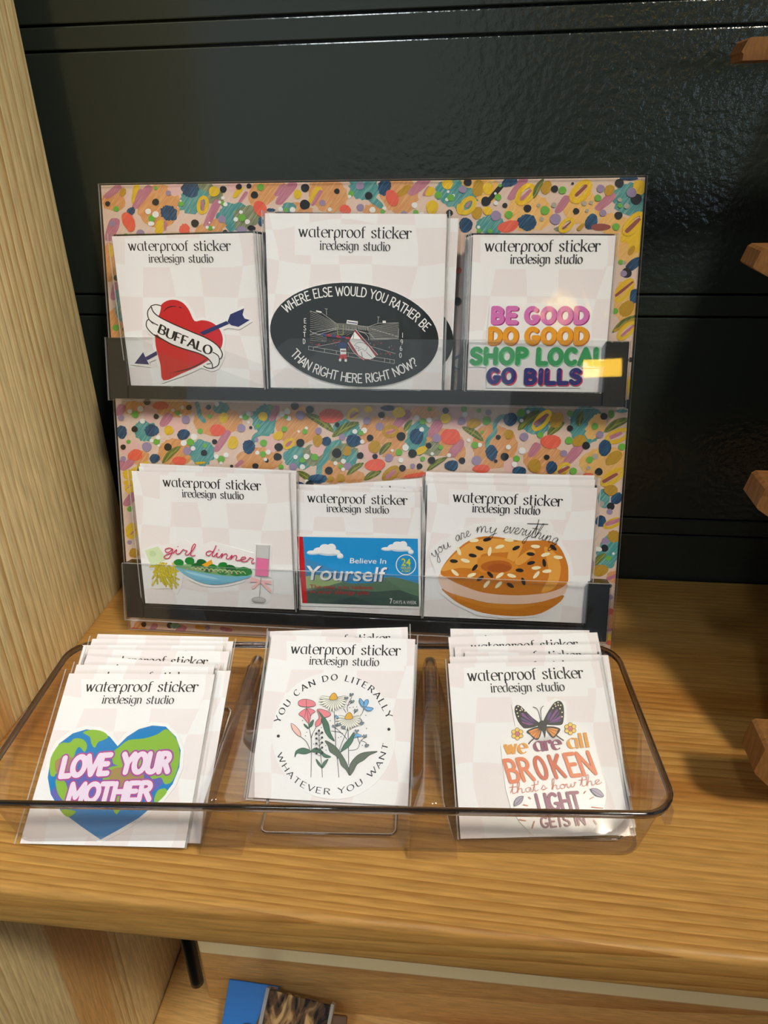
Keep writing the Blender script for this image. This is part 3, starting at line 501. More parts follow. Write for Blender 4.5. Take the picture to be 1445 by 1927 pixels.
PAT = [((185, 330, 4.129), """
e O 120 200 95 80 10 .08;e O 470 240 170 170 20 .05;e E 860 140 130 70 30 .1;e T 740 190 100 120 60 .14;e T 1070 330 150 110 20 .14;e E 1150 330 90 110 60 .1;e O 870 410 130 60 -20 .1;e O 1280 130 130 100 -50 .06;e P 600 110 60 50 0 .1;e P 1060 80 60 50 0 .05
c Y 300 90 275 200 50;c M 160 90 65 160 50;c M 395 100 285 235 60;c M 330 120 290 220 40;c M 130 360 80 480 80;c M 925 210 840 380 60;c M 1430 90 1385 145 45;c M 1150 135 1100 200 28;c Y 1110 100 1060 160 40
e N 715 110 70 62 20 .08;e N 250 282 42 28 -40 .1;e N 548 292 68 58 30 .12;e N 1340 270 35 14 0 .1;e N 1262 360 20 36 0 .1;e D 190 130 24 34 20 .15;e Y 480 400 38 60 15 .1;o 812 230 45 72 10 Y;c M 805 200 812 265 24
e R 235 360 45 80 -25 .03;e R 1258 258 48 66 -30 .03;e R 670 425 40 52 10 .12;c M 520 360 518 420 22
K 72 220 20;K 445 207 27;K 970 108 27;K 1170 82 20;K 1213 152 29;K 750 372 31;e K 1190 410 32 22 10 .06;K 985 442 20;K 1092 88 24;Y 900 125 42
G 138 260 22;G 445 98 15;G 1260 92 28;G 415 335 28;G 645 220 21;G 1115 330 30;G 868 410 20;G 965 215 18;W 387 280 23;W 445 303 26;e W 410 375 24 18 0 .05;W 968 175 14;W 943 208 12;W 987 225 17;W 1108 285 15;W 1068 342 18;W 1158 360 20;W 845 403 13;W 895 405 11;W 863 367 7;W 640 198 8;W 618 247 5;W 1415 262 18
V 543 137 21;V 107 375 24;V 325 450 30;V 960 340 31;V 1115 430 38"""),
((520, 330, 4.129), """
e O 20 90 60 60 0 .1;e O 400 150 160 130 30 .06;e T 680 90 120 100 20 .12;e O 960 160 150 140 20 .06;e T 1350 130 110 110 20 .12;e O 170 270 110 60 0 .1;e T 100 250 60 40 0 .1;e O 760 270 90 50 0 .12;e P 30 150 40 60 0 .05
c M 130 70 20 200 70;c M 60 70 5 150 20;c Y 330 110 270 200 60;c M 345 125 280 225 30;c D 1030 95 950 150 50;c M 1170 30 1050 130 70;c M 1185 95 1145 150 28;c Y 1210 110 1180 140 60;c T 740 180 810 240 50
e N 840 90 50 66 10 .08;e Y 165 147 31 37 0 .04;e Y 1210 247 47 55 10 .03;e A 1330 65 44 42 0 .08;e R 900 175 46 68 -25 .03;e R 535 265 45 36 20 .05;e G 580 142 22 22 0 .08;e Y 1430 260 30 45 0 .08
K 223 97 33;K 221 227 40;K 470 123 22;K 717 158 30;K 1345 292 27;V 357 213 25;V 648 80 33;V 652 250 30;V 990 300 25;V 1435 110 22
W 33 265 18;W 126 267 22;W 415 265 16;W 747 268 24;W 838 258 16;W 1073 232 24;W 1335 127 11;W 1375 157 13;W 1325 187 14;W 1130 300 18;W 568 165 14;G 75 270 18;G 1258 153 29;G 1355 173 28;G 1082 288 22;G 825 282 20"""),
((860, 325, 3.959), """
e U 170 110 150 110 20 .08;e T 40 190 110 90 0 .12;e U 540 300 180 140 0 .07;e U 930 260 150 130 20 .07;e T 250 390 110 70 0 .06;e U 1190 400 140 90 20 .06;e T 1290 200 130 120 0 .12;e A 1340 470 90 120 0 .1;e E 780 420 60 20 0 .1
c M 500 50 400 180 60;c M 820 190 750 280 55;c M 1160 170 1050 260 60;c K 330 100 225 215 36;e N 390 70 60 34 -15 .08;e N 1280 40 70 18 0 .08;e N 520 370 72 62 0 .07;e N 1000 365 44 62 25 .03;e N 65 390 50 56 0 .04;e R 380 400 80 42 -15 .04;e B 1070 405 75 26 0 .04
e D 158 115 42 64 10 .06;e A 230 118 38 44 0 .06;e D 150 300 38 48 20 .05;e D 665 110 38 52 25 .04;e D 1135 130 34 44 30 .04;o 508 160 58 92 38 A;c M 480 195 545 135 26;o 922 140 62 104 42 A;c B 890 165 960 100 24;o 80 245 55 75 40 Y;c M 70 255 100 215 16;o 815 390 42 70 45 A;c B 790 415 845 370 12;o 1315 380 55 110 40 A;c B 1265 435 1355 350 30;l 570 190 645 45 42;c D 905 420 940 390 30;e A 1360 110 52 56 0 .06
K 80 70 30;K 215 213 36;K 357 243 19;K 525 265 29;K 727 120 27;K 861 80 10;K 887 286 24;K 1210 77 33;K 1335 195 42;K 1203 318 30
V 43 125 28;V 290 320 39;V 733 345 42;V 1070 117 30;V 1300 148 38;V 1087 300 26;S 608 243 14;S 722 240 20;S 630 345 16;S 946 228 19;S 998 223 16;S 968 282 13;S 1212 202 17;S 1264 248 22;W 290 225 18;W 285 155 10;W 160 405 12
G 306 183 25;G 386 312 29;G 655 280 34;G 786 130 29;G 1050 188 26;G 1185 403 28;G 1215 245 18;G 165 433 18;G 245 437 18;A 228 283 34;G 320 95 14"""),
((210, 750, 4.516), """
e O 190 80 95 60 0 .06;e O 520 80 170 80 0 .06;e T 280 270 95 90 0 .1;e O 900 190 210 130 0 .05;e O 540 460 150 120 0 .05;e T 770 460 110 110 0 .12;e T 930 80 70 50 0 .12;e T 1300 180 110 130 0 .13;e O 1260 520 190 110 0 .06;e P 160 420 90 70 0 .1;e O 230 500 90 60 0 .08;e P 330 130 60 80 0 .05;e P 560 220 80 60 0 .05;e P 1370 380 70 80 0 .05;e O 1430 230 40 60 0 .05
c M 90 70 60 120 70;c M 490 150 435 210 75;c M 985 290 890 430 60;c M 1400 80 1360 170 60;c M 1110 535 1060 570 34;c M 170 530 100 590 60;s T 36 725 40 740 100 750 150 785 190;s T 40 1200 370 1220 320 1270 295 1330 300;l 430 550 585 405 50;c Y 300 560 150 640 60;c Y 720 550 790 545 20
e R 415 60 70 34 0 .04;e R 900 270 66 50 0 .04;e R 200 480 62 48 -10 .04;e R 575 530 60 38 0 .05;e N 85 285 44 56 0 .07;e N 340 270 60 50 0 .09;e N 610 305 55 44 -20 .05;e N 1165 410 52 60 0 .07;e N 365 510 44 38 -30 .08;e Y 485 270 38 40 0 .04;e Y 952 163 38 46 15 .05;e Y 1032 375 44 56 10 .05;e Y 1287 152 40 38 0 .04;e Y 1412 318 40 36 0 .04;e Y 130 640 32 36 0 .08;e Y 140 715 40 25 0 .08
K 655 76 24;K 378 152 23;K 195 260 27;K 98 412 23;K 478 412 33;K 785 462 28;K 823 74 23;K 875 367 23;K 1182 247 14;K 1418 412 35;K 1408 495 33;K 1222 575 27;K 1318 528 18;K 300 28 30;K 1020 575 14
G 200 136 30;G 560 122 22;G 143 368 19;G 382 366 28;G 668 370 31;G 752 277 24;G 832 152 19;G 792 400 18;G 930 515 31;G 1138 155 30;G 1245 233 18;G 1350 75 20;G 1292 378 31;G 1285 473 27;G 1440 580 18
W 245 88 27;W 155 108 21;W 522 100 15;W 602 76 17;W 588 142 11;W 262 192 22;W 395 330 20;W 340 357 17;W 400 400 12;W 700 325 28;W 692 424 20;W 612 378 26;W 890 492 20;W 972 480 22;W 930 548 14;W 1163 127 20;W 1098 155 14;W 1163 200 12;W 1238 460 18;W 1330 455 22;W 1307 517 15;W 1440 130 18;W 895 48 20
V 80 164 27;V 298 410 42;V 642 445 36;V 630 180 36;V 1101 250 36;V 98 512 24;V 1230 350 18"""),
((520, 755, 4.25), """
e O 170 200 160 160 0 .05;e T 170 450 110 90 20 .13;e E 300 430 90 90 0 .1;e O 450 560 110 100 0 .05;e T 560 220 120 70 0 .13;e E 540 420 130 80 0 .1;e T 590 450 60 70 0 .1;e O 860 280 190 160 20 .05;e T 1150 300 120 130 0 .12;e O 1180 90 120 50 0 .08;e O 1340 330 150 110 0 .06;e O 620 610 90 60 0 .08;e O 1040 580 150 40 0 .08;e P 770 400 90 80 0 .05;e E 1250 380 80 60 0 .1;e P 330 390 60 50 0 .05;e P 1420 80 30 60 0 .05
l 230 100 460 245 60;l 445 285 660 170 62;l 825 430 920 330 50;l 1025 245 1085 150 44;l 565 590 700 495 48;l 700 630 840 560 50;l 1205 555 1365 450 44;l 165 560 300 660 50;s T 46 500 330 440 350 400 410 395 460 350 510 340 590
c M 1050 100 950 195 70;c M 1300 175 1240 260 80;c M 1440 380 1400 420 70;o 612 100 38 52 45 Y;c M 595 130 650 95 20;o 100 340 38 52 50 Y;c M 80 355 120 325 22;o 912 240 75 46 -5 D;c M 885 255 945 235 20;o 915 580 48 82 50 D;c M 885 610 945 565 30
e R 435 118 96 56 0 .02;e R 790 510 84 48 -5 .02;e R 1390 285 80 62 0 .03;e R 1130 590 110 18 -8 .05;e N 890 55 55 22 0 .05;e N 618 315 60 48 0 .04;e N 1122 280 54 62 0 .05;e N 1400 515 54 40 0 .05;e N 400 320 38 36 0 .05;e N 330 620 75 36 0 .08;e D 330 315 38 48 0 .05;e Y 15 275 42 34 -30 .05;e Y 735 65 34 26 0 .04;e Y 980 90 52 42 0 .05;e D 785 365 48 52 30 .06;e D 567 400 32 40 20 .05;e Y 1158 393 52 28 -30 .03;Y 1353 137 42;e D 516 615 34 34 0 .05;e D 435 620 28 22 0 .08
K 147 40 32;K 266 68 32;K 192 332 33;K 20 368 32;K 15 445 28;K 483 415 39;K 420 555 32;K 487 188 19;K 749 293 27;K 671 434 27;K 789 442 22;K 840 110 27;K 997 281 36;K 1088 418 35;K 1145 520 24;K 1242 472 30;K 1353 76 26;K 1008 535 28;K 1218 355 24
V 190 112 38;V 337 236 28;V 133 525 33;V 569 518 29;V 527 287 26;V 724 158 30;V 826 202 33;V 900 452 33;V 1090 517 20;V 1282 295 36
W 88 80 26;W 45 102 23;W 99 138 19;W 239 215 13;W 178 241 10;W 153 446 18;W 241 442 23;W 208 526 22;W 241 641 16;W 473 496 17;W 536 480 20;W 534 545 15;W 627 242 20;W 702 234 24;W 687 324 18;W 927 394 13;W 1033 370 26;W 995 470 21;W 1122 130 22;W 1222 150 22;W 1162 226 19;W 1246 420 14;W 1380 432 17;W 843 143 9
G 75 125 18;G 64 222 24;G 228 242 22;G 207 473 22;G 306 448 29;G 38 525 20;G 514 520 17;G 678 255 20;G 981 408 27;G 1171 160 26;G 1171 460 19;G 1315 370 19;G 1225 65 18"""),
((850, 755, 4.129), """
e P 60 120 110 90 0 .05;e O 330 350 180 170 20 .04;e O 60 400 50 70 0 .05;e T 640 150 130 110 20 .1;e O 720 460 170 110 0 .05;e T 1050 180 140 150 0 .08;e U 1200 480 210 120 0 .05;e U 1120 200 70 110 30 .1;e P 460 500 60 60 0 .05
l 80 200 245 310 52;l 515 225 690 75 70;l 745 265 875 165 62;l 985 200 1015 75 56;l 1185 240 1380 135 60;s T 34 275 350 285 300 335 240 335 180 370 130 410 115;c M 665 345 615 410 64;c M 990 365 900 460 76;c M 60 320 30 380 80;o 700 150 48 105 42 A;c M 650 180 740 110 32;o 1290 270 52 110 68 A;c M 1235 280 1315 250 28;o 850 540 42 90 50 A;c B 835 550 905 515 26;o 1250 590 50 110 55 A;c B 1180 625 1280 570 26
e R 10 275 50 60 0 .04;e R 770 315 80 54 0 .03;e R 230 525 66 34 0 .05;e R 1060 570 40 12 0 .04;e N 455 140 54 50 -20 .03;e N 310 400 46 60 -10 .09;e N 10 500 40 42 0 .04;e N 525 545 54 38 0 .05;e N 775 515 42 50 20 .05;e N 1190 362 48 64 10 .03;e D 170 172 54 36 -15 .05;e D 443 257 38 36 0 .05;e D 815 145 50 64 35 .04;e D 992 307 56 42 -25 .04;e D 1260 440 44 72 55 .04;e D 645 502 50 54 0 .04;e D 1235 690 52 42 0 .06
K 361 280 20;K 411 431 32;K 80 462 26;K 738 436 22;K 919 210 24;K 1044 345 31;K 1182 118 28;K 1143 548 30;K 342 466 14
V 76 155 31;V 285 87 24;V 193 460 38;V 563 276 34;V 870 405 27;V 1150 260 29
W 103 103 21;W 218 340 18;W 132 303 14;W 440 356 20;W 547 384 27;W 487 490 22;W 593 82 15;W 543 150 15;S 1115 430 24;S 1062 518 16;W 917 132 8
G 211 73 18;G 272 150 34;G 179 340 27;G 237 240 13;G 540 92 32;G 689 262 24;G 911 305 30;G 504 447 26;G 945 543 28;G 1072 455 26;G 1113 195 26;G 1240 108 25;G 1323 354 28;G 918 95 24;G 95 62 24"""),
((1090, 430, 5.507), """
e U 500 190 180 170 20 .06;e A 620 120 80 130 0 .05;e U 480 760 130 220 0 .05;e E 640 1420 60 50 0 .1;e U 520 1640 40 110 0 .1
o 520 40 60 130 42 A;c B 480 40 540 -10 26;c N 520 400 620 330 90;K 490 460 54;V 460 466 34;e D 540 228 30 56 30 .03;G 430 350 28;S 465 355 20
o 465 640 70 150 38 A;c B 380 695 550 560 26;c N 585 660 560 740 95;e D 490 830 68 92 40 .04;G 372 856 32;l 340 1080 600 900 60;c D 370 1060 590 930 28;o 490 1060 60 130 45 A;c M 440 1110 560 1010 26;K 535 1360 26;K 505 1820 50;c A 520 1580 520 1690 44;e T 440 1890 60 20 0 .1;G 330 1910 30"""),
((1080, 880, 5.353), """
e T 300 310 60 100 0 .06;e T 340 860 110 190 20 .1;e D 380 230 62 52 0 .04;o 370 110 44 130 58 A;c B 285 150 435 60 30;e N 430 310 66 52 -45 .06;e N 270 540 54 58 0 .06;K 370 390 40;V 358 445 32;S 275 365 30
o 390 560 46 105 66 A;c M 330 570 465 525 40;e D 400 690 60 62 0 .1;V 315 742 38;K 308 812 38;e W 245 820 38 24 10 .02;G 348 912 28;W 397 866 13;l 200 990 320 865 60;e D 260 1035 86 58 -8 .05;e O 400 1100 70 60 0 .1;c M 340 1120 430 1085 36;K 362 1190 22;V 365 1305 28;R 362 1460 44;e O 370 1560 40 80 0 .05;c M 330 1640 385 1630 30;e Y 350 1710 34 40 0 .05;R 350 1765 26"""),
((185, 430, 8.76), """
e O 190 560 130 330 0 .03;e O 300 1560 190 260 0 .05;c M 240 30 180 130 150;c Y 205 300 210 440 70;R 530 10 50;V 693 80 68;G 450 105 30;K 300 815 52;c M 310 930 250 1130 130;s T 80 320 1050 345 1180 320 1330 350 1450 430 1530;G 288 1635 56;K 430 1660 40"""),
((210, 850, 4.014), """
c M 90 90 60 110 70;e Y 125 175 34 40 0 .06;e Y 150 270 50 52 0 .06;c M 120 275 150 250 8;c M 170 330 110 390 60;G 138 433 22;e Y 150 600 46 62 0 .06;c M 145 625 180 590 10;V 135 685 18;e D 170 765 40 36 0 .08
c O 190 1310 240 1350 60;K 243 1305 20;c M 330 1310 300 1350 44;c M 540 1330 500 1365 60;K 440 1312 24;e T 480 1315 40 20 0 .1;c D 640 1325 700 1335 26;V 725 1330 20;c M 830 1335 900 1350 30;c R 160 1340 200 1350 30"""),
]
art = Art(stand, BP, BA, BB, 0.00003, 1.0e-5)
art.clip = [(BW[0][0] + inset, BW[0][1]), (BW[1][0] - 2 * inset, BW[1][1]), (BW[2][0] - 2 * inset, BW[2][1] - inset), (BW[3][0] + inset, BW[3][1] - inset)]
art.part('painted_dabs')
top_ = 0
for ci, (crop, body) in enumerate(PAT):
    art.set(*crop); top_ = max(top_, art.d); art.d = 0.00003 + ci * 4e-6
    for it in body.replace('\n', ';').split(';'):
        t = it.split()
        if not t: continue
        k = t[0]
        if k == 'e':
            x, y, rx, ry, an, rg = map(float, t[2:]); art.ell(x, y, rx, ry, an, PM[t[1]], rg)
        elif k == 'c':
            x1, y1, x2, y2, wd = map(float, t[2:]); mx_, my_ = (x1 + x2) / 2, (y1 + y2) / 2
            an = math.degrees(math.atan2(y2 - y1, x2 - x1)); ln = math.hypot(x2 - x1, y2 - y1); c, s_ = math.cos(math.radians(an)), math.sin(math.radians(an))
            loc = [(-ln / 2 - wd * .38, -wd * .2), (-ln / 2, -wd * .48), (0, -wd * .53), (ln / 2, -wd * .46), (ln / 2 + wd * .4, -wd * .1), (ln / 2 + wd * .25, wd * .3), (0, wd * .5), (-ln / 2 - wd * .1, wd * .47)]
            art.fill([(mx_ + (a + random.uniform(-.04, .04) * wd) * c - b_ * s_, my_ + a * s_ + (b_ + random.uniform(-.04, .04) * wd) * c) for a, b_ in loc], PM[t[1]], smooth=1, n=4)
        elif k == 'o':
            x, y, rx, ry, an = map(float, t[1:6]); an = math.radians(an)
            def el(f, g): return [(x + f * rx * math.cos(q) * math.cos(an) - g * ry * math.sin(q) * math.sin(an), y + f * rx * math.cos(q) * math.sin(an) + g * ry * math.sin(q) * math.cos(an)) for q in [2 * PI * i / 22 for i in range(22)]]
            art.line([p for p in el(.72, .84)], min(rx, ry) * .62, PM[t[6]], True)
        elif k == 'l':
            x1, y1, x2, y2, wd = map(float, t[1:]); mx_, my_ = (x1 + x2) / 2, (y1 + y2) / 2; ox_, oy_ = (y2 - y1) * .06, -(x2 - x1) * .06
            P = catmull([(x1, y1), (mx_ + ox_, my_ + oy_), (x2, y2)], False, 10)
            art.line(P, wd * 1.05, PM['L'], taper=.75, caps=False)
            m_ = paint('leaf_light', (150, 154, 62), .4)
            art.line([(p[0] + wd * .1, p[1] + wd * .1) for p in P[2:-2]], wd * .2, m_, taper=.8, caps=False)
        elif k == 's':
            v = list(map(float, t[3:])); art.line(list(zip(v[::2], v[1::2])), float(t[2]), PM[t[1]], smooth=1)
        else:
            x, y, r = map(float, t[1:4]); art.ell(x, y, r, r * .97, 0, PM[k], 0, 16, bump=False)
art.d = max(top_, art.d)
# plainer dabs where cards hide the board
for i in range(230):
    u = random.uniform(-0.205, 0.078); w_ = random.choice([random.uniform(.052, .10), random.uniform(.19, .235), random.uniform(.155, .185)])
    k = random.choice('KGWVYRNTOMKGW'); r = random.uniform(.0015, .0045) * (1.8 if k in 'TOM' else 1)
    pts = [(u + r * math.cos(q * PI / 8), w_ + r * math.sin(q * PI / 8)) for q in range(16)]
    art.add([pts], PM[k], bump=False)
art.flush(); DTOP = art.d
slab('clear_cover', BW, DTOP + .0003, DTOP + .0018, [M_COVER, M_EDGE], stand, 1)

def ledge(x0, x1, b0, b1):
    d0, d1 = DTOP + .0020, 0.0135
    lg = link('ledge', None, stand); lg.empty_display_size = .01
    for a, c in ((x0 + .0005, x0 + .0115), (x1 - .0125, x1 - .0003)): box('end_block', a, c, b0 + .001, b1 - .0002, d0, d1, M_BLACK, lg, bevel=.0006)
    box('bottom_strip', x0 + .012, x1 - .013, b0 + .001, b0 + .0088, d0, d1, M_BLACK, lg, bevel=.0006)
    slab('clear_lip', [(x0, b0), (x1, b0), (x1, b1), (x0, b1)], d1 + .0002, d1 + .0020, [M_LIP, M_EDGE], lg, 1)
    return lg
ledge(-0.2142, 0.0852, 0.1490, 0.1856)
ledge(-0.2115, 0.0842, 0.0122, 0.0490)
# ------------------------------------------------------------------ sticker cards (origin, across, up, width, height)
POSE = {
 'UL0': [[-0.16085, -0.05799, 0.154], [0.9986, -0.049, 0.0195], [-0.0123, 0.1421, 0.9898], 0.083, 0.0843],
 'UM0': [[-0.06601, -0.05643, 0.154], [0.9976, 0.0662, -0.0206], [0.007, 0.1993, 0.9799], 0.0991, 0.0943],
 'UR0': [[0.0356, -0.05661, 0.154], [0.9993, 0.0323, -0.017], [0.0085, 0.2476, 0.9688], 0.0756, 0.083],
 'LL0': [[-0.15119, -0.09646, 0.025], [1.0, -0.0009, 0.0083], [-0.0079, 0.193, 0.9812], 0.0962, 0.0854],
 'LM0': [[-0.06301, -0.09588, 0.025], [0.9984, -0.047, 0.0306], [-0.0198, 0.2141, 0.9766], 0.0759, 0.0765],
 'LR0': [[0.02463, -0.0959, 0.025], [0.9993, 0.0329, -0.0166], [0.0075, 0.2593, 0.9658], 0.0964, 0.0816],
 'TL0': [[-0.15749, -0.2544, 0.004], [0.9986, 0.0404, 0.0337], [-0.0517, 0.8745, 0.4822], 0.0768, 0.0808],
 'TM0': [[-0.06113, -0.22064, 0.004], [0.9998, 0.0114, 0.0188], [-0.0198, 0.8366, 0.5474], 0.0767, 0.0819],
 'TR0': [[0.04005, -0.2304, 0.004], [0.9897, 0.1415, -0.0211], [-0.1098, 0.8459, 0.5219], 0.0765, 0.0812],
 'TL1': [[-0.15865, -0.24993, 0.00463], [0.9992, 0.0289, 0.0274], [-0.0385, 0.875, 0.4826], 0.0735, 0.0815],
 'TL2': [[-0.15014, -0.24998, 0.00287], [0.9991, 0.0303, 0.0282], [-0.0402, 0.8749, 0.4825], 0.0735, 0.0815],
 'TL3': [[-0.16126, -0.24459, 0.00389], [0.9998, -0.0214, -0.0004], [0.0189, 0.8752, 0.4834], 0.0735, 0.0815],
 'TL4': [[-0.15586, -0.23824, 0.00563], [0.9992, 0.0287, 0.0272], [-0.0383, 0.875, 0.4826], 0.077, 0.0815],
 'TL5': [[-0.15949, -0.23451, 0.00582], [0.9987, 0.0383, 0.0325], [-0.0492, 0.8746, 0.4823], 0.0767, 0.0815],
 'TL6': [[-0.15727, -0.23033, 0.00633], [0.9994, 0.0242, 0.0248], [-0.0331, 0.8751, 0.4827], 0.0785, 0.0815],
 'TL7': [[-0.15904, -0.22668, 0.00649], [0.9996, 0.0183, 0.0215], [-0.0265, 0.8753, 0.4829], 0.0735, 0.0815],
 'TM1': [[-0.06198, -0.22028, 0.00112], [0.9999, 0.0047, 0.0145], [-0.0119, 0.8367, 0.5476], 0.0785, 0.0815],
 'TM2': [[-0.05967, -0.213, 0.004], [0.9965, 0.0639, 0.0532], [-0.0826, 0.8342, 0.5452], 0.0747, 0.0815],
 'TR1': [[0.04089, -0.22615, 0.0046], [0.9897, 0.1414, -0.0211], [-0.1098, 0.8459, 0.5219], 0.0769, 0.0815],
 'TR2': [[0.04317, -0.22352, 0.00406], [0.9937, 0.1022, -0.0452], [-0.0639, 0.8516, 0.5203], 0.0735, 0.0815],
 'TR3': [[0.04158, -0.21866, 0.00529], [0.9894, 0.1437, -0.0197], [-0.1124, 0.8456, 0.5219], 0.0735, 0.0815],
 'TR4': [[0.04165, -0.2122, 0.0073], [0.9879, 0.1546, -0.0129], [-0.1252, 0.8436, 0.5221], 0.0785, 0.0815],
 'TR5': [[0.03645, -0.20894, 0.00794], [0.9926, 0.1155, -0.0371], [-0.0794, 0.8499, 0.521], 0.0735, 0.0815],
 'UM1': [[-0.06698, -0.05465, 0.15304], [0.9974, 0.0637, -0.033], [0.0197, 0.2002, 0.9796], 0.0991, 0.0943],
 'UM2': [[-0.06112, -0.05238, 0.15209], [0.9974, 0.0632, -0.0356], [0.0223, 0.2003, 0.9795], 0.0991, 0.0943],
 'LL1': [[-0.14964, -0.09429, 0.02571], [0.9998, -0.0061, -0.0181], [0.0189, 0.1929, 0.981], 0.0962, 0.0854],
 'LL2': [[-0.14986, -0.09204, 0.02678], [0.9998, -0.0062, -0.0185], [0.0194, 0.1929, 0.981], 0.0962, 0.0854],
 'LM1': [[-0.0654, -0.09337, 0.02652], [0.9986, -0.0502, 0.0156], [-0.0045, 0.2134, 0.977], 0.0759, 0.0765],
 'LM2': [[-0.0555, -0.09145, 0.02835], [0.9923, -0.0268, 0.1212], [-0.1125, 0.2175, 0.9695], 0.0759, 0.0765],
 'LR1': [[0.02426, -0.093, 0.02814], [0.9993, 0.0359, -0.0057], [-0.0037, 0.259, 0.9659], 0.0964, 0.0816],
 'LR2': [[0.02381, -0.09049, 0.02985], [0.9993, 0.0349, -0.0093], [-0.0001, 0.2591, 0.9659], 0.0964, 0.0816],
 'UL1': [[-0.15988, -0.05668, 0.15362], [0.9986, -0.049, 0.0195], [-0.0123, 0.1421, 0.9898], 0.083, 0.0843],
 'UL2': [[-0.1589, -0.05537, 0.15324], [0.9986, -0.049, 0.0195], [-0.0123, 0.1421, 0.9898], 0.083, 0.0843],
 'UL3': [[-0.15793, -0.05406, 0.15287], [0.9986, -0.049, 0.0195], [-0.0123, 0.1421, 0.9898], 0.083, 0.0843],
 'UL4': [[-0.15696, -0.05274, 0.15249], [0.9986, -0.049, 0.0195], [-0.0123, 0.1421, 0.9898], 0.083, 0.0843],
 'UL5': [[-0.15599, -0.05143, 0.15211], [0.9986, -0.049, 0.0195], [-0.0123, 0.1421, 0.9898], 0.083, 0.0843],
 'UL6': [[-0.15501, -0.05012, 0.15173], [0.9986, -0.049, 0.0195], [-0.0123, 0.1421, 0.9898], 0.083, 0.0843],
 'UR1': [[0.03455, -0.05534, 0.15348], [0.9993, 0.0323, -0.017], [0.0085, 0.2476, 0.9688], 0.0756, 0.083],
 'UR2': [[0.0335, -0.05406, 0.15295], [0.9993, 0.0323, -0.017], [0.0085, 0.2476, 0.9688], 0.0756, 0.083],
 'UR3': [[0.03245, -0.05279, 0.15243], [0.9993, 0.0323, -0.017], [0.0085, 0.2476, 0.9688], 0.0756, 0.083],
 'UR4': [[0.0314, -0.05151, 0.15191], [0.9993, 0.0323, -0.017], [0.0085, 0.2476, 0.9688], 0.0756, 0.083],
}

CARDS = {}
def card_title(name, parent, wd, ht):
    A = Art(parent, Vector((0, 0, 0)), Vector((1, 0, 0)), Vector((0, 1, 0)), 0.00006)
    A.pt = lambda x, y: (x * .001, -y * .001)
    A.part(name); y = -(ht * 1000 - 8.6)
    A.text('waterproof sticker', [(-28, y), (28, y)], 5.2, INK, LOW, nib=NIB, capsh=.7)
    A.text('iredesign studio', [(-18.5, y + 6.4), (18.5, y + 6.4)], 3.9, INK, LOW, nib=NIB, capsh=.7)
    A.flush(); return A.last
_share = {}
def make_card(key, label, group, title=True, sleeve_d=0.0007):
    P, a, b, wd, ht = POSE[key]; P, a, b = Vector(P), Vector(a), Vector(b); b = (b - a * a.dot(b)).normalized()
    root = empty('sticker_card', frame_matrix(P, a, b)); tag(root, label, 'sticker card', group)
    sk = (round(wd, 3), round(ht, 3), sleeve_d)
    if sk in _share:
        for src in _share[sk]: link(src.name.split('.')[0], src.data, root)
    else:
        hw = wd / 2
        bk = box('backing_card', -hw, hw, 0, ht, -0.00035, 0.0, M_CARD, root)
        mg = .0016; q = [(-hw - mg, -.0006), (hw + mg, -.0006), (hw + mg, ht + .0014), (-hw - mg, ht + .0014)]
        V = [(u, w_, sleeve_d) for u, w_ in q] + [(u, w_, -.0006) for u, w_ in q]
        sl = mesh_obj('clear_sleeve', V, [(0, 1, 2, 3), (7, 6, 5, 4), (4, 5, 1, 0), (5, 6, 2, 1), (7, 4, 0, 3)], [M_SLEEVE], root)
        e = .0006; z_ = sleeve_d + .00002
        for x0, x1 in ((-hw - mg, -hw - mg + e), (hw + mg - e, hw + mg)):
            mesh_obj('sleeve_seam', [(x0, -.0006, z_), (x1, -.0006, z_), (x1, ht + .0014, z_), (x0, ht + .0014, z_)], [(0, 1, 2, 3)], [M_EDGE], sl)
        _share[sk] = [bk, sl]
    if title:
        tk = ('t', round(ht, 3))
        if tk in _share: link('printed_title', _share[tk].data, root)
        else: _share[tk] = card_title('printed_title', root, wd, ht)
    CARDS[key] = root
    return root, P, a, b
ORD = ['front', 'second', 'third', 'fourth', 'fifth', 'sixth', 'seventh', 'eighth']
STK = {'UL': ('behind the red heart card on the upper ledge', 7), 'UM': ('behind the black oval card on the upper ledge', 3), 'UR': ('behind the BE GOOD card on the upper ledge', 5),
       'LL': ('behind the girl dinner card on the lower ledge', 3), 'LM': ('behind the allergy-box card on the lower ledge', 3), 'LR': ('behind the bagel card on the lower ledge', 3),
       'TL': ('behind the earth heart card in the tray', 8), 'TM': ('behind the wildflower card in the tray', 3), 'TR': ('behind the butterfly card in the tray', 6)}
FL = {'UL': 'white card with red heart, arrow and BUFFALO banner sticker, upper ledge left', 'UM': 'large white card with black oval stadium sticker, middle of upper ledge',
      'UR': 'white card with bubble-lettered BE GOOD DO GOOD sticker, upper ledge right', 'LL': 'white card with girl dinner salad bowl sticker, lower ledge left',
      'LM': 'small white card with blue Believe In Yourself allergy-box sticker, lower ledge', 'LR': 'white card with seeded bagel sticker reading you are my everything',
      'TL': 'white card with green and blue earth heart sticker reading LOVE YOUR MOTHER', 'TM': 'white card with round wildflower sticker standing in the middle tray compartment',
      'TR': 'white card with butterfly sticker reading we are all BROKEN in the tray'}
FR = {}
for k, (where, n) in STK.items():
    FR[k] = make_card(k + '0', FL[k], 'sticker cards in front of their stacks', title=False, sleeve_d=.0021)
    for i in range(1, n):
        make_card(k + str(i), f'sleeved card, {ORD[i]} {where}', f'spare sticker cards {where}', title=(k[0] == 'T' or k == 'LM'))

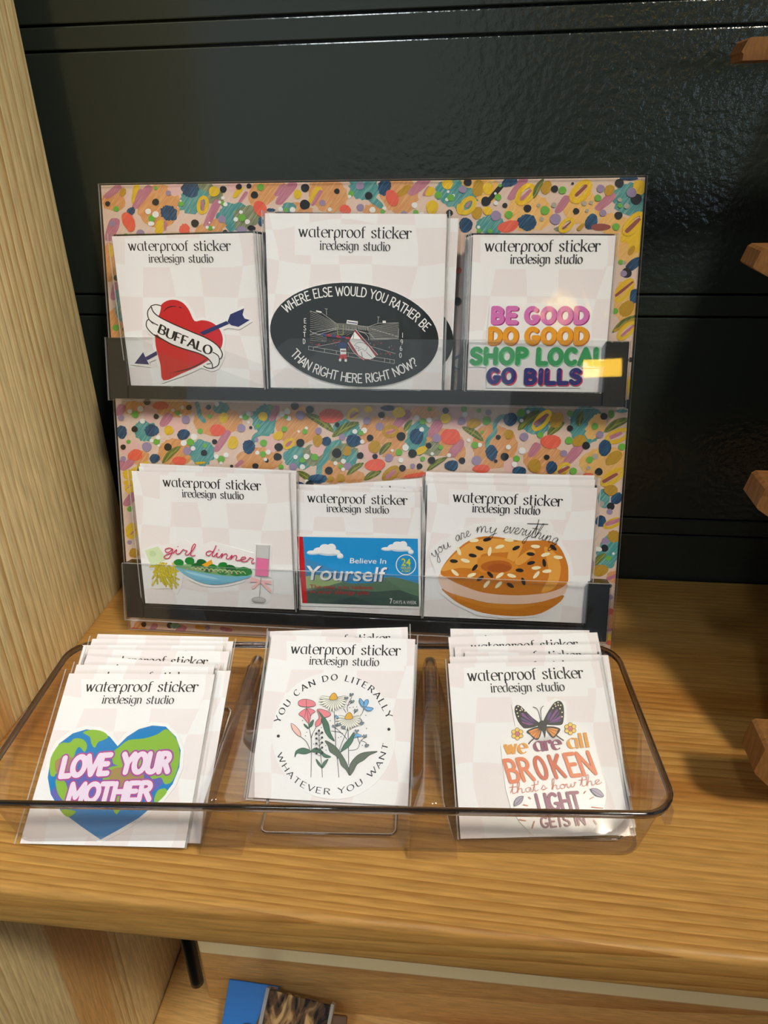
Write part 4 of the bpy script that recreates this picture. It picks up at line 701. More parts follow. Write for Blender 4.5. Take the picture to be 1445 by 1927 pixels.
TT = {'UL': ((180, 320, 4.188), (258, 635), (1068, 635), (418, 728), (930, 728), 78), 'UM': ((490, 380, 3.705), (265, 243), (1053, 256), (412, 332), (905, 342), 76),
      'UR': ((850, 320, 3.705), (228, 567), (1035, 567), (405, 652), (912, 652), 78), 'LL': ((210, 850, 4.014), (388, 262), (1130, 292), (532, 343), (1000, 360), 70),
      'LM': ((540, 880, 5.352), (205, 348), (1215, 375), (397, 445), (1028, 463), 92), 'LR': ((780, 870, 3.524), (252, 262), (980, 292), (380, 330), (832, 348), 68),
      'TL': ((0, 1170, 3.141), (500, 412), (1168, 414), (598, 483), (1025, 486), 58), 'TM': ((380, 1160, 3.0104), (500, 210), (1125, 222), (605, 272), (1003, 282), 56),
      'TR': ((790, 1160, 2.89), (260, 352), (893, 335), (385, 413), (790, 405), 58)}
for k, (crop, a0, a1, b0, b1, h) in TT.items():
    root, P, a, b = FR[k]; A = Art(root, P, a, b, 0.00002); A.set(*crop)
    h0, h1 = min(a0[0], b0[0]) - h * .35, max(a1[0], b1[0]) + h * .35; sl = (a1[1] - a0[1]) / (a1[0] - a0[0])
    cy = a0[1] - h * 1.25
    A.part('header_print'); A.fill([(h0, cy), (h1, cy + sl * (h1 - h0)), (h1, b1[1] + h * .5), (h0, b0[1] + h * .5)], M_HEAD)
    A.part('printed_title'); A.d += .00002
    A.text('waterproof sticker', [a0, a1], h, INK, LOW, nib=NIB, capsh=.7); A.text('iredesign studio', [b0, b1], h * .8, INK, LOW, nib=(NIB[0], .052, .3), capsh=.7); A.flush()

def start(k, crop, name='sticker', d=.00045):
    root, P, a, b = FR[k]; A = Art(root, P, a, b, d); A.set(*crop); A.part(name); return A
def under(A):   # the finished die-cut base becomes the parent of the prints
    A.flush(); A.base = A.last; A.d += .00003; return A.base
def C_(n, rgb, r=.35): return paint('print_' + n, rgb, r)
BLK = C_('black', (20, 20, 22)); WHT = C_('white', (244, 244, 244))

# ---- red heart
A = start('UL', (230, 550, 5.558))
heart = [(430, 922), (400, 760), (350, 560), (345, 400), (360, 240), (400, 140), (470, 88), (560, 80), (640, 115), (700, 190), (755, 300), (830, 292), (910, 305), (980, 345), (1030, 410), (1052, 490), (1035, 580), (980, 650), (890, 720), (760, 790), (620, 850)]
ban_o = [(300, 140), (350, 128), (405, 145), (380, 240), (540, 335), (720, 415), (900, 490), (1000, 560), (1045, 640), (1035, 690), (1010, 740), (985, 780), (940, 798), (860, 775), (900, 740), (850, 665), (700, 610), (540, 555), (400, 478), (300, 410), (250, 340), (262, 285), (268, 210)]
arw = [(1100, 310), (1130, 230), (1275, 168), (1258, 235), (1280, 275), (1334, 290), (1215, 362), (1140, 345)]
hd = [(128, 745), (218, 626), (248, 690), (280, 756)]
A.border([heart, ban_o, arw, hd, [(240, 680), (360, 620), (370, 660), (260, 710)], [(960, 360), (1110, 300), (1120, 330), (980, 400)]], 32, M_WHITE); base = under(A)
RED, NVY = C_('red', (205, 28, 40)), C_('navy', (32, 42, 104))
A.part('heart_print', base); A.fill(heart, RED, smooth=1, n=3)
A.line([(428, 205), (470, 165), (520, 148), (568, 150)], 11, BLK, smooth=1, taper=.4); A.line([(598, 155), (620, 165)], 9, BLK); A.line([(530, 838), (680, 805), (800, 755), (885, 695)], 13, BLK, smooth=1, taper=.5); A.line([(505, 848), (512, 846)], 8, BLK)
A.part('arrow_tail_print', base); A.fill([(810, 420), (1090, 300), (1118, 330), (850, 450)], NVY); A.fill(arw, NVY); A.part('arrow_head_print', base); A.fill(hd, NVY); A.fill([(240, 680), (358, 615), (368, 655), (262, 712)], NVY)
A.part('banner_print', base)
A.fill([(860, 775), (900, 738), (930, 745), (945, 790), (900, 792)], WHT); A.line([(852, 772), (890, 792), (945, 796)], 10, BLK, smooth=1); A.line([(885, 752), (925, 745)], 9, BLK)
A.fill([(262, 285), (250, 330), (262, 380), (330, 440), (360, 440), (380, 340), (330, 320)], WHT, smooth=1); A.line([(370, 345), (320, 325), (275, 285), (252, 320), (262, 375), (330, 445), (410, 490)], 10, BLK, smooth=1)
bt = [(302, 150), (330, 210), (400, 265), (540, 335), (720, 412), (880, 480), (990, 552), (1043, 630), (1040, 680), (1020, 700)]
bb_ = [(272, 280), (360, 340), (330, 400), (400, 470), (520, 545), (640, 590), (790, 635), (880, 680), (935, 740), (945, 795)]
A.fill([(302, 140), (350, 128), (404, 142), (380, 245), (330, 225)], WHT, smooth=1); A.line([(310, 165), (300, 145), (350, 130), (402, 140)], 10, BLK, smooth=1)
A.fill([(300, 150), (330, 210), (400, 265), (540, 335), (720, 412), (880, 480), (990, 552), (1043, 630), (1035, 690), (1010, 700), (1010, 740), (985, 780), (945, 795), (935, 740), (880, 680), (790, 635), (640, 590), (520, 545), (400, 475), (330, 405), (345, 345), (275, 285), (264, 220)], WHT)
A.line([(300, 150), (270, 190), (266, 240), (290, 295), (372, 345)], 10, BLK, smooth=1); A.line(bt, 11, BLK, smooth=1); A.line([(305, 155), (325, 205), (360, 240)], 10, BLK, smooth=1)
A.line([(340, 445), (420, 490), (520, 545), (640, 590), (790, 635), (880, 680), (935, 740), (945, 795)], 11, BLK, smooth=1); A.line([(948, 628), (1000, 660), (1016, 710), (1000, 765), (945, 795)], 10, BLK, smooth=1)
A.text('BUFFALO', [(365, 415), (480, 475), (640, 545), (780, 600), (930, 660)], 92, BLK, CAP, nib=(.035, .10, .3), serif=1); A.flush()

# ---- black oval
A = start('UM', (490, 380, 3.705), 'sticker')
DK = C_('charcoal', (32, 38, 37), .22)
def ov(cx, cy, rx, ry, ang, n=56):
    a = math.radians(ang); return [(cx + rx * math.cos(q) * math.cos(a) - ry * math.sin(q) * math.sin(a), cy + rx * math.cos(q) * math.sin(a) + ry * math.sin(q) * math.cos(a)) for q in [2 * PI * i / n for i in range(n)]]
O0 = ov(655, 927, 590, 360, 6.5)
A.border([O0], 3, M_WHITE); base = under(A); A.part('oval_print', base); A.fill(O0, DK)
A.part('slogan_lettering', base)
A.text('WHERE ELSE WOULD YOU RATHER BE', [(180, 775), (270, 715), (380, 672), (520, 655), (660, 655), (800, 680), (930, 735), (1050, 810), (1150, 905)], 62, WHT, CAP, half=.045)
A.text('THAN RIGHT HERE RIGHT NOW?', [(208, 1062), (300, 1150), (420, 1208), (560, 1245), (700, 1260), (840, 1245), (970, 1205), (1100, 1135)], 60, WHT, CAP, half=.045)
for c, x, y in (('E', 312, 845), ('S', 310, 895), ('T', 308, 940), ('D', 305, 988), ('1', 990, 945), ('9', 985, 992), ('6', 980, 1037), ('0', 976, 1085)): A.text(c, [(x - 9, y), (x + 9, y)], 32, WHT, CAP, half=.045)
A.part('stadium_drawing', base); A.set(560, 580, 6.568); GR = C_('line_grey', (205, 205, 200)); r_ = random.Random(3)
for i in range(15): y = 30 + i * 26; A.line([(155, y), (480 - (i > 9) * 120, 190 + i * (9 if i < 10 else 16))], 2.6, GR, caps=False, bump=False)
for i in range(14): y = 180 + i * 15; A.line([(1250, y + i * 0.5), (860 + i * 3, 235 + i * 12)], 3, GR, caps=False, bump=False)
for i in range(60): x = 480 + i * 6.6; y = 195 + i * .55; A.line([(x, y), (x + r_.uniform(-6, 6), y + 50)], 2, GR, caps=False, bump=False)
for P_ in ([(150, 40), (300, 60), (480, 190), (600, 195), (870, 230), (1000, 185), (1250, 180)], [(150, 330), (250, 290), (480, 245), (720, 270), (900, 320), (950, 380), (1230, 372)], [(250, 325), (480, 262), (700, 275)], [(250, 325), (640, 372)], [(150, 275), (180, 300), (250, 325)],
           [(355, 10), (358, 85)], [(335, 5), (372, 10)], [(1000, 105), (990, 190)], [(985, 105), (1015, 110)], [(130, 468), (560, 540), (1200, 640)], [(130, 512), (560, 585), (1195, 685)], [(200, 480), (520, 420)], [(900, 470), (1210, 562)], [(1250, 250), (1240, 372)], [(900, 250), (1235, 350)]): A.line(P_, 4.2, GR, caps=False, bump=False)
for x in (135, 195, 332, 480, 625, 930, 1075, 1140, 1195): A.line([(x, 470 + (x - 130) * .16), (x, 512 + (x - 130) * .16)], 4, GR, caps=False, bump=False)
for i in range(6): A.line([(300 + i * 60, 345 - i * 2), (520 + i * 40, 280)], 2, GR, caps=False, bump=False)
A.d += A.inc
A.fill([(610, 145), (745, 162), (740, 205), (603, 188)], WHT); A.line([(620, 170), (732, 186)], 12, C_('scoreblue', (60, 60, 110))); A.fill([(1050, 155), (1090, 155), (1090, 185), (1050, 185)], WHT); A.fill([(230, 25), (298, 42), (296, 58), (228, 40)], WHT)
YL = C_('post_yellow', (170, 180, 70))
for P_ in ([(488, 195), (492, 325)], [(565, 200), (562, 328)], [(492, 325), (562, 328)]): A.line(P_, 5, YL, caps=False)
BL_, RD_ = C_('endzone_blue', (50, 70, 130)), C_('endzone_red', (175, 50, 60))
for i in range(6): x = 290 + i * 58; A.fill([(x, 312 + i * 8), (x + 58, 316 + i * 8), (x + 75, 345 + i * 8), (x + 20, 340 + i * 8)], (BL_, RD_)[i % 2])
for i in range(70):
    x = r_.uniform(140, 1200); y = (r_.uniform(395, 470) if x < 600 else r_.uniform(400, 560)) + max(0, x - 900) * .1; A.ell(x, y, *([r_.uniform(3, 11)] * 2), 0, r_.choice([RD_, BL_, C_('crowd', (110, 110, 110)), RD_]), n=7, bump=False)
A.d += A.inc
A.part('fan_drawing', base); SK = C_('skin', (70, 50, 45))
A.fill([(505, 440), (520, 425), (590, 425), (605, 440), (600, 500), (510, 500)], C_('top_blue', (38, 62, 110))); A.fill([(525, 500), (598, 500), (602, 570), (528, 575)], WHT); A.fill([(525, 572), (602, 568), (608, 630), (572, 632), (560, 590), (550, 632), (515, 625)], C_('trouser_red', (196, 50, 52)))
A.line([(540, 528), (590, 530)], 16, C_('sash', (120, 70, 70))); A.ell(525, 640, 16, 18, 0, WHT); A.ell(595, 645, 16, 18, 0, WHT)
A.part('flag_drawing', base)
A.fill([(715, 262), (850, 420), (990, 575), (905, 635), (800, 640), (700, 540), (620, 425), (640, 400)], C_('flag_red', (150, 30, 45))); A.fill([(705, 288), (640, 402), (720, 520), (750, 575), (830, 625), (900, 632), (965, 600), (880, 480), (800, 400)], WHT)
A.line([(715, 262), (990, 575)], 5, WHT); A.line([(620, 425), (700, 550), (820, 640)], 5, WHT, smooth=1)
A.fill([(755, 280), (830, 305), (875, 350), (880, 400), (850, 400)], BLK); A.line([(760, 285), (830, 310), (872, 355), (878, 395)], 5, GR, smooth=1)
GB = C_('bison_grey', (130, 135, 150)); A.line([(700, 460), (735, 430), (790, 425), (850, 450), (858, 490), (830, 530), (800, 500), (745, 530), (760, 485), (700, 460)], 6, GB, smooth=1); A.line([(735, 470), (720, 500), (790, 480)], 5, GB, smooth=1); A.line([(785, 540), (800, 600)], 7, BLK); A.line([(850, 545), (915, 605)], 6, BLK); A.line([(695, 320), (685, 385)], 6, BLK); A.line([(770, 355), (800, 400)], 6, BLK); A.flush()
# the same oval on the card behind
root, P, a, b, = CARDS['UM2'], *[Vector(v) for v in POSE['UM2'][:3]]
A2 = Art(root, P, a, (b - a * a.dot(b)).normalized(), .0003); A2.set(490, 380, 3.705); A2.part('sticker'); A2.fill(ov(757, 935, 590, 360, 5), DK); A2.flush()

# ---- be good
A = start('UR', (850, 320, 3.705))
A.border([[(275, 960), (960, 955), (965, 1200), (245, 1210)], [(130, 1250), (1030, 1250), (1040, 1350), (120, 1345)], [(245, 1390), (900, 1390), (895, 1490), (245, 1490)]], 30, M_WHITE); base = under(A)
def bubble(A, t, x0, x1, y, h, main, sh, gap=None, sx=8, sy=6, half=.122, path=None, hl=True):
    p_ = path or [(x0, y), (x1, y)]
    A.text(t, p_, h, sh, CAP, half=half, dx=sx, dy=sy, track=.09); A.d += A.inc; A.text(t, p_, h, main, CAP, half=half, track=.09)
    if hl: A.text(t, p_, h, C_('glint', (250, 235, 245)), CAP, half=.008, dx=-h * .075, dy=-h * .07) if hl == 2 else None
A.part('lettering', base); PK, PKd, OR, ORd = C_('bubble_pink', (214, 116, 186)), C_('bubble_magenta', (160, 40, 120)), C_('bubble_orange', (232, 158, 30)), C_('bubble_rust', (196, 104, 30))
GN, GNd, NV, RDd = C_('bubble_green', (52, 164, 96)), C_('bubble_mint', (150, 214, 168)), C_('bubble_navy', (34, 34, 122)), C_('bubble_red', (222, 50, 84))
Wt = lambda t, x0, x1, y, h, m, s_: bubble(A, t, x0, x1, y, h, m, s_)
Wt('BE', 275, 455, 1062, 98, PK, PKd); Wt('GOOD', 510, 945, 1062, 98, PK, PKd); Wt('DO', 255, 455, 1205, 98, OR, ORd); Wt('GOOD', 512, 945, 1205, 98, OR, ORd)
Wt('SHOP', 130, 530, 1345, 98, GN, GNd); Wt('LOCAL', 590, 1060, 1348, 98, GN, GNd); Wt('GO', 248, 440, 1480, 90, NV, RDd); Wt('BILLS', 505, 900, 1485, 90, NV, RDd)
GL = C_('letter_glint', (240, 232, 240))
for y, xs in ((985, (290, 390, 535, 645, 755, 870)), (1132, (270, 385, 535, 645, 755, 870)), (1275, (160, 240, 350, 455, 605, 680, 780, 890, 1000)), (1410, (270, 375, 525, 610, 660, 730, 830))):
    for x in xs: A.line([(x, y + 8), (x + 16, y - 10)], 5, GL, taper=.5, caps=False, bump=False)
A.flush()

# ---- girl dinner
A = start('LL', (210, 850, 4.014)); wl_ = lambda *p: list(p)
bowl = [(480, 865), (560, 868), (800, 930), (1050, 935), (990, 965), (900, 990), (800, 1005), (700, 995), (600, 955), (520, 905)]
fry = [(350, 835), (420, 835), (440, 880), (520, 935), (510, 1010), (495, 1055), (430, 1010), (340, 1020), (320, 930)]
cup = [(250, 745), (350, 715), (420, 810), (300, 870)]
fl = [(1100, 705), (1190, 708), (1185, 945), (1085, 940)]
A.border([bowl, fry, cup, fl, [(390, 720), (560, 690), (640, 740), (760, 700), (1080, 790), (1060, 930), (480, 870)], [(1050, 955), (1210, 985), (1200, 1060), (1165, 1130), (1065, 1130), (1090, 1040)]], 22, M_WHITE); base = under(A)
A.part('fries_print', base); A.fill(cup, C_('pale_green', (214, 232, 190))); A.ell(310, 770, 26, 22, 20, C_('pale_green2', (196, 220, 170))); FY, FYd = C_('fry_yellow', (214, 200, 46)), C_('fry_shade', (170, 150, 30)); rr = random.Random(5)
for i in range(46):
    x, y = rr.gauss(395, 32), rr.uniform(840, 960); an = rr.gauss(0, .45); L_ = rr.uniform(60, 85); q = (x + L_ * math.sin(an) + (y - 840) * .25 * (1 if x > 390 else -.35), min(y + L_ * math.cos(an), 1050))
    A.line([(x, y), q], 13, FYd, bump=False); A.line([(x - 1, y), (q[0] - 1, q[1])], 9, FY)
A.part('bowl_print', base); A.fill(bowl, C_('bowl_blue', (118, 186, 214)), smooth=1, n=3); A.fill([(560, 900), (760, 945), (800, 965), (700, 950), (600, 925)], C_('bowl_light', (160, 212, 230)), smooth=1, n=3)
g1, g2, g3 = C_('leaf_green', (22, 130, 52)), C_('leaf_dark', (14, 100, 42)), C_('leaf_pale', (120, 176, 110))
A.fill([(480, 865), (600, 850), (800, 860), (1000, 880), (1060, 930), (900, 940), (700, 915), (540, 885)], g3, smooth=1, n=3)
for x, y, rx, ry, m_ in ((508, 838, 38, 26, g1), (590, 825, 36, 28, g1), (680, 840, 40, 28, g2), (838, 858, 34, 24, g1), (900, 880, 42, 24, g2), (1000, 905, 62, 34, g1), (760, 870, 36, 20, g1), (640, 860, 40, 18, g2), (940, 920, 50, 20, g1), (720, 895, 40, 16, g2), (840, 915, 40, 16, g1)): A.ell(x, y, rx, ry, rr.uniform(-20, 20), m_, .05)
A.fill([(680, 855), (755, 815), (762, 845), (720, 870)], C_('orange_wedge', (236, 168, 40)))
for i in range(12): x = 600 + i * 34; A.line([(x, 880 + i * 3), (x + 20, 872 + i * 3), (x + 38, 890 + i * 3)], 5, C_('noodle', (214, 220, 160)), smooth=1)
for i in range(10): A.ell(570 + i * 42, 885 + i * 4, 8, 6, 0, C_('topping', (200, 150, 130)))
A.part('glass_print', base); A.fill([(1100, 705), (1188, 708), (1186, 810), (1095, 800)], C_('glass_grey', (204, 206, 206))); A.fill([(1095, 800), (1188, 812), (1182, 942), (1085, 935)], C_('drink_pink', (232, 120, 168))); A.line([(1097, 705), (1085, 938), (1135, 950), (1183, 945), (1192, 708)], 4, C_('glass_line', (170, 170, 170)))
A.line([(1128, 950), (1115, 1110)], 5, C_('glass_line', (170, 170, 170))); A.ell(1112, 1118, 56, 22, 3, C_('foot_grey', (186, 186, 186))); A.ell(1112, 1114, 40, 13, 3, C_('foot_grey2', (204, 204, 204)))
BW_ = C_('bow_pink', (240, 190, 190)); A.fill([(1122, 970), (1055, 945), (1045, 985), (1110, 985)], BW_); A.fill([(1130, 970), (1205, 975), (1210, 1005), (1130, 985)], BW_); A.line([(1115, 985), (1065, 1030)], 18, BW_, caps=False); A.line([(1135, 985), (1205, 1060)], 20, BW_, caps=False)
A.part('script_lettering', base); PN = C_('script_pink', (200, 30, 90)); A.text('girl', [(388, 758), (630, 790)], 92, PN, SCR, half=.030, slant=.12, capsh=.85); A.text('dinner', [(700, 780), (1075, 845)], 92, PN, SCR, half=.030, slant=.12, capsh=.85); A.flush()

# ---- allergy-box parody
A = start('LM', (540, 880, 5.352)); A.border([[(98, 690), (1330, 705), (1340, 1405), (150, 1375)]], 22, M_WHITE); base = under(A)
A.part('label_print', base); SKY = C_('sky_blue', (28, 150, 218)); HR = C_('hill_a', (96, 128, 104)); A.fill([(160, 696), (1318, 716), (1330, 1400), (205, 1366)], SKY)
A.fill([(165, 900), (700, 1120), (1325, 1130), (1326, 1170), (190, 1130)], C_('sky_low', (60, 140, 196)))
A.fill([(180, 1100), (300, 1080), (460, 1115), (640, 1165), (860, 1160), (960, 1115), (1040, 1095), (1180, 1125), (1328, 1172), (1330, 1400), (205, 1366)], HR)
A.fill([(180, 1098), (300, 1078), (430, 1108), (560, 1150), (420, 1190), (190, 1220)], C_('hill_light', (160, 186, 130))); A.fill([(190, 1240), (420, 1205), (640, 1235), (900, 1250), (1120, 1230), (1329, 1300), (1330, 1400), (205, 1366)], C_('hill_b', (66, 92, 84)))
A.fill([(420, 1372), (560, 1320), (660, 1300), (760, 1330), (900, 1386)], C_('hill_c', (54, 76, 76))); A.fill([(102, 694), (160, 696), (206, 1366), (155, 1364)], C_('side_red', (206, 22, 30)))
CW, CG = C_('cloud_white', (246, 248, 250)), C_('cloud_grey', (206, 220, 232))
for cx, cy, k_ in ((385, 840, 1.0), (1115, 805, .88)):
    for dx, dy, rx, ry in ((-120, 10, 70, 20), (-60, -8, 60, 34), (0, -30, 62, 42), (60, -38, 52, 38), (40, 10, 120, 30), (110, 10, 44, 26), (150, 45, 34, 24)): A.ell(cx + dx * k_, cy + (dy + 8) * k_, rx * k_, ry * k_, 0, CG, bump=False)
    A.d += A.inc
    for dx, dy, rx, ry in ((-120, 10, 64, 16), (-60, -8, 56, 30), (0, -32, 58, 38), (60, -40, 46, 34), (40, 4, 110, 24), (110, 8, 38, 22), (150, 42, 28, 20)): A.ell(cx + dx * k_, cy + dy * k_, rx * k_, ry * k_, 0, CW, bump=False)
    A.d += A.inc
A.part('label_lettering', base)
A.text('', [(632, 962), (1000, 968)], 55, WHT, poly=sans('Believe In', .006, .12), capsh=.73)
for m_, dx, dy in ((C_('deep_blue', (20, 50, 130)), 9, 5), (WHT, 0, 0)): A.text('', [(205, 1128), (1015, 1148)], 150, m_, poly=sans('Yourself', .012, .18), dx=dx, dy=dy, capsh=.73); A.d += A.inc * 2
RT = C_('tagline_red', (196, 36, 40)); A.text('', [(230, 1215), (865, 1226)], 40, RT, poly=sans('The way you believe', .006), capsh=.73); A.text('', [(232, 1265), (830, 1280)], 40, RT, poly=sans('in your allergy pills', .006), capsh=.73)
A.text('', [(1035, 1368), (1062, 1369)], 54, WHT, poly=sans('7', .02), capsh=.73); A.text('', [(1072, 1369), (1305, 1376)], 34, WHT, poly=sans('DAYS A WEEK', .004), capsh=.73)
A.line(ov(1198, 978, 98, 100, 0), 9, WHT, True); YG = C_('badge_yellow', (214, 214, 40)); A.text('', [(1152, 986), (1245, 990)], 75, YG, poly=sans('24', .02), capsh=.73); A.text('', [(1150, 1022), (1245, 1024)], 26, YG, poly=sans('HOURS', .02), capsh=.73); A.text('', [(1155, 1052), (1240, 1054)], 24, YG, poly=sans('A DAY', .02), capsh=.73); A.flush()

# ---- bagel
A = start('LR', (780, 870, 3.524))
cut = [(105, 590), (160, 545), (270, 470), (400, 415), (560, 405), (720, 400), (760, 372), (820, 368), (890, 392), (915, 430), (915, 460), (975, 490), (970, 540), (1030, 640), (1045, 740), (1010, 870), (940, 960), (800, 1020), (600, 1030), (420, 1010), (260, 930), (170, 860), (150, 740), (115, 650)]
A.border([cut], 8, M_WHITE); base = under(A); A.part('bagel_print', base)
b1, b2, b3, b4, b5 = C_('crust', (206, 124, 24)), C_('crust_light', (232, 164, 66)), C_('crust_dark', (186, 100, 16)), C_('filling', (238, 204, 184)), C_('crust_mid', (216, 140, 40))
A.fill([(180, 835), (300, 880), (480, 930), (700, 940), (860, 920), (985, 880), (970, 920), (900, 970), (800, 1012), (640, 1020), (460, 1000), (320, 950), (230, 890)], b1, smooth=1, n=3)
A.fill([(240, 870), (480, 935), (800, 940), (700, 968), (560, 970), (400, 945)], b5, smooth=1, n=3)
A.fill([(165, 740), (300, 780), (600, 860), (900, 850), (1010, 800), (1005, 850), (980, 880), (860, 918), (700, 940), (560, 936), (420, 915), (280, 880), (180, 832)], b4, smooth=1, n=3)
A.fill([(172, 725), (240, 620), (360, 520), (500, 490), (700, 520), (880, 520), (960, 560), (1010, 660), (1020, 740), (1005, 810), (900, 860), (740, 880), (600, 880), (440, 860), (300, 810), (210, 765)], b1, smooth=1, n=4)
A.fill([(178, 720), (250, 625), (370, 530), (520, 505), (690, 535), (640, 590), (540, 600), (440, 615), (460, 690), (430, 710), (300, 700)], b2, smooth=1, n=4); A.fill([(860, 560), (930, 600), (970, 690), (950, 800), (900, 850), (840, 860), (890, 760), (880, 660)], b2, smooth=1, n=4)
A.fill([(650, 540), (720, 530), (680, 640), (640, 660), (612, 640)], b2, smooth=1, n=4); A.fill([(670, 650), (760, 580), (800, 600), (720, 670), (680, 680)], b2, smooth=1, n=4); A.fill([(420, 640), (500, 620), (620, 640), (690, 700), (640, 735), (500, 735), (430, 720)], b5, smooth=1, n=4)
A.ell(545, 692, 105, 42, 0, b3); A.ell(560, 700, 80, 28, 0, C_('hole', (170, 84, 10)))
SW, SB = C_('seed_white', (246, 236, 196)), C_('seed_black', (32, 26, 24))
for x, y, an in ((395, 518, -5), (627, 515, 5), (565, 560, -15), (498, 592, -80), (293, 588, 70), (337, 652, 15), (268, 732, 40), (378, 748, -20), (565, 750, -35), (643, 752, 15), (478, 808, -50), (557, 812, -45), (802, 558, 5), (868, 612, -15), (952, 630, 5), (806, 700, -5), (878, 722, -5), (808, 746, -50)): A.ell(x, y, 31, 12, an, SW)
for x, y, an in ((480, 512, -15), (430, 570, 20), (385, 618, 10), (260, 655, 5), (400, 698, -50), (436, 770, -35), (502, 745, 45), (635, 815, 30), (722, 790, 70), (697, 716, 5), (773, 667, -12), (770, 608, 5), (860, 667, 80), (673, 568, -25), (920, 565, 40)): A.ell(x, y, 27, 12, an, SB)
A.part('script_lettering', base)
A.text('you', [(128, 635), (185, 590), (240, 560)], 90, BLK, SCR, half=.014, slant=.1, capsh=.85); A.text('are', [(275, 528), (325, 505), (375, 485)], 90, BLK, SCR, half=.014, slant=.1, capsh=.85)
A.text('my', [(408, 468), (470, 465), (540, 475)], 100, BLK, SCR, half=.014, slant=.1, capsh=.85); A.text('everything', [(585, 465), (700, 480), (830, 510), (940, 545)], 105, BLK, SCR, half=.014, slant=.1, capsh=.85); A.line([(748, 406), (885, 411)], 4, BLK); A.line([(825, 380), (800, 480)], 4, BLK); A.flush()

# ---- earth heart
A = start('TL', (0, 1170, 3.141))
eh = [(595, 1288), (480, 1210), (360, 1120), (300, 1020), (282, 920), (300, 810), (350, 720), (430, 660), (510, 636), (590, 645), (650, 680), (695, 735), (750, 680), (820, 635), (900, 613), (980, 620), (1040, 680), (1068, 760), (1060, 860), (1020, 960), (940, 1060), (820, 1160), (700, 1230)]
A.border([eh], 22, M_WHITE); base = under(A); A.part('earth_print', base); SEA, LND, BRN = C_('sea', (20, 128, 196)), C_('land', (140, 186, 62)), C_('warm_glow', (166, 140, 84))
A.fill(eh, SEA); A.fill([(300, 1020), (360, 950), (500, 860), (800, 830), (1000, 850), (900, 1010), (640, 1050), (400, 1070)], C_('violet_glow', (100, 104, 186)), smooth=1)
for P_ in ([(300, 805), (355, 720), (410, 715), (440, 690), (490, 695), (515, 730), (500, 770), (470, 740), (450, 760), (440, 790), (410, 840), (370, 870), (330, 900), (320, 915), (296, 900)], [(490, 655), (545, 638), (610, 650), (640, 680), (610, 700), (580, 712), (560, 745), (540, 720), (530, 680)],
           [(705, 740), (760, 700), (850, 690), (930, 665), (985, 635), (1040, 690), (1062, 770), (1055, 850), (1020, 940), (975, 960), (950, 920), (900, 930), (860, 880), (820, 900), (790, 860), (700, 850), (665, 830), (670, 770)], [(620, 880), (700, 850), (790, 880), (780, 960), (740, 1040), (690, 1140), (650, 1060), (610, 960)],
           [(910, 1060), (930, 1000), (975, 985), (985, 1010), (940, 1060)], [(360, 1110), (450, 1120), (400, 1155)], [(330, 930), (380, 940), (400, 1000), (380, 1060), (340, 1010)]): A.fill(P_, LND, smooth=1, n=3)
A.fill([(640, 900), (720, 860), (850, 900), (800, 990), (700, 1000)], BRN, smooth=1, n=4); A.fill([(330, 820), (420, 800), (440, 860), (340, 900)], BRN, smooth=1, n=4)
A.part('lettering', base); GLW, LT = C_('letter_glow', (196, 60, 130)), C_('letter_lilac', (238, 222, 242))
for t, p_, h in (('LOVE', [(348, 915), (480, 905), (640, 895)], 105), ('YOUR', [(706, 890), (860, 888), (998, 885)], 105), ('MOTHER', [(390, 1060), (640, 1058), (890, 1050)], 98)):
    A.text(t, p_, h, C_('letter_halo', (150, 96, 168)), CAP, half=.175, slant=.05); A.text(t, p_, h, GLW, CAP, half=.14, slant=.05); A.d += A.inc; A.text(t, p_, h, LT, CAP, half=.108, slant=.05)
A.flush()

# ---- wildflowers
A = start('TM', (520, 1260, 6.568)); cc = ov(708, 818, 762, 785, -10); A.border([cc], 2, M_WHITE); base = under(A)
A.part('ring_lettering', base)
A.text('YOU CAN DO LITERALLY', [(35, 665), (130, 485), (300, 290), (470, 195), (620, 145), (745, 132), (880, 150), (1080, 225), (1230, 350), (1370, 610)], 72, BLK, CAP, nib=(.028, .075, .25), serif=1, track=.14)
A.text('WHATEVER YOU WANT', [(5, 1050), (90, 1235), (220, 1390), (400, 1495), (600, 1540), (760, 1535), (950, 1485), (1130, 1365), (1300, 1180), (1385, 920)], 72, BLK, CAP, nib=(.028, .075, .25), serif=1, track=.14)
A.ell(24, 822, 19, 19, 0, BLK); A.ell(1390, 738, 19, 19, 0, BLK)
A.part('flower_print', base); gA, gB, pk, bl_, yl, pal = C_('stem_leaf', (62, 108, 80)), C_('sage_leaf', (84, 98, 76)), C_('petal_pink', (232, 130, 140)), C_('petal_blue', (112, 176, 226)), C_('daisy_eye', (224, 170, 48)), C_('daisy_petal', (238, 238, 226))
def shape(pts, m_, w_=5): A.fill(pts, m_, smooth=1, n=4); A.line(pts, w_, BLK, True, smooth=1)
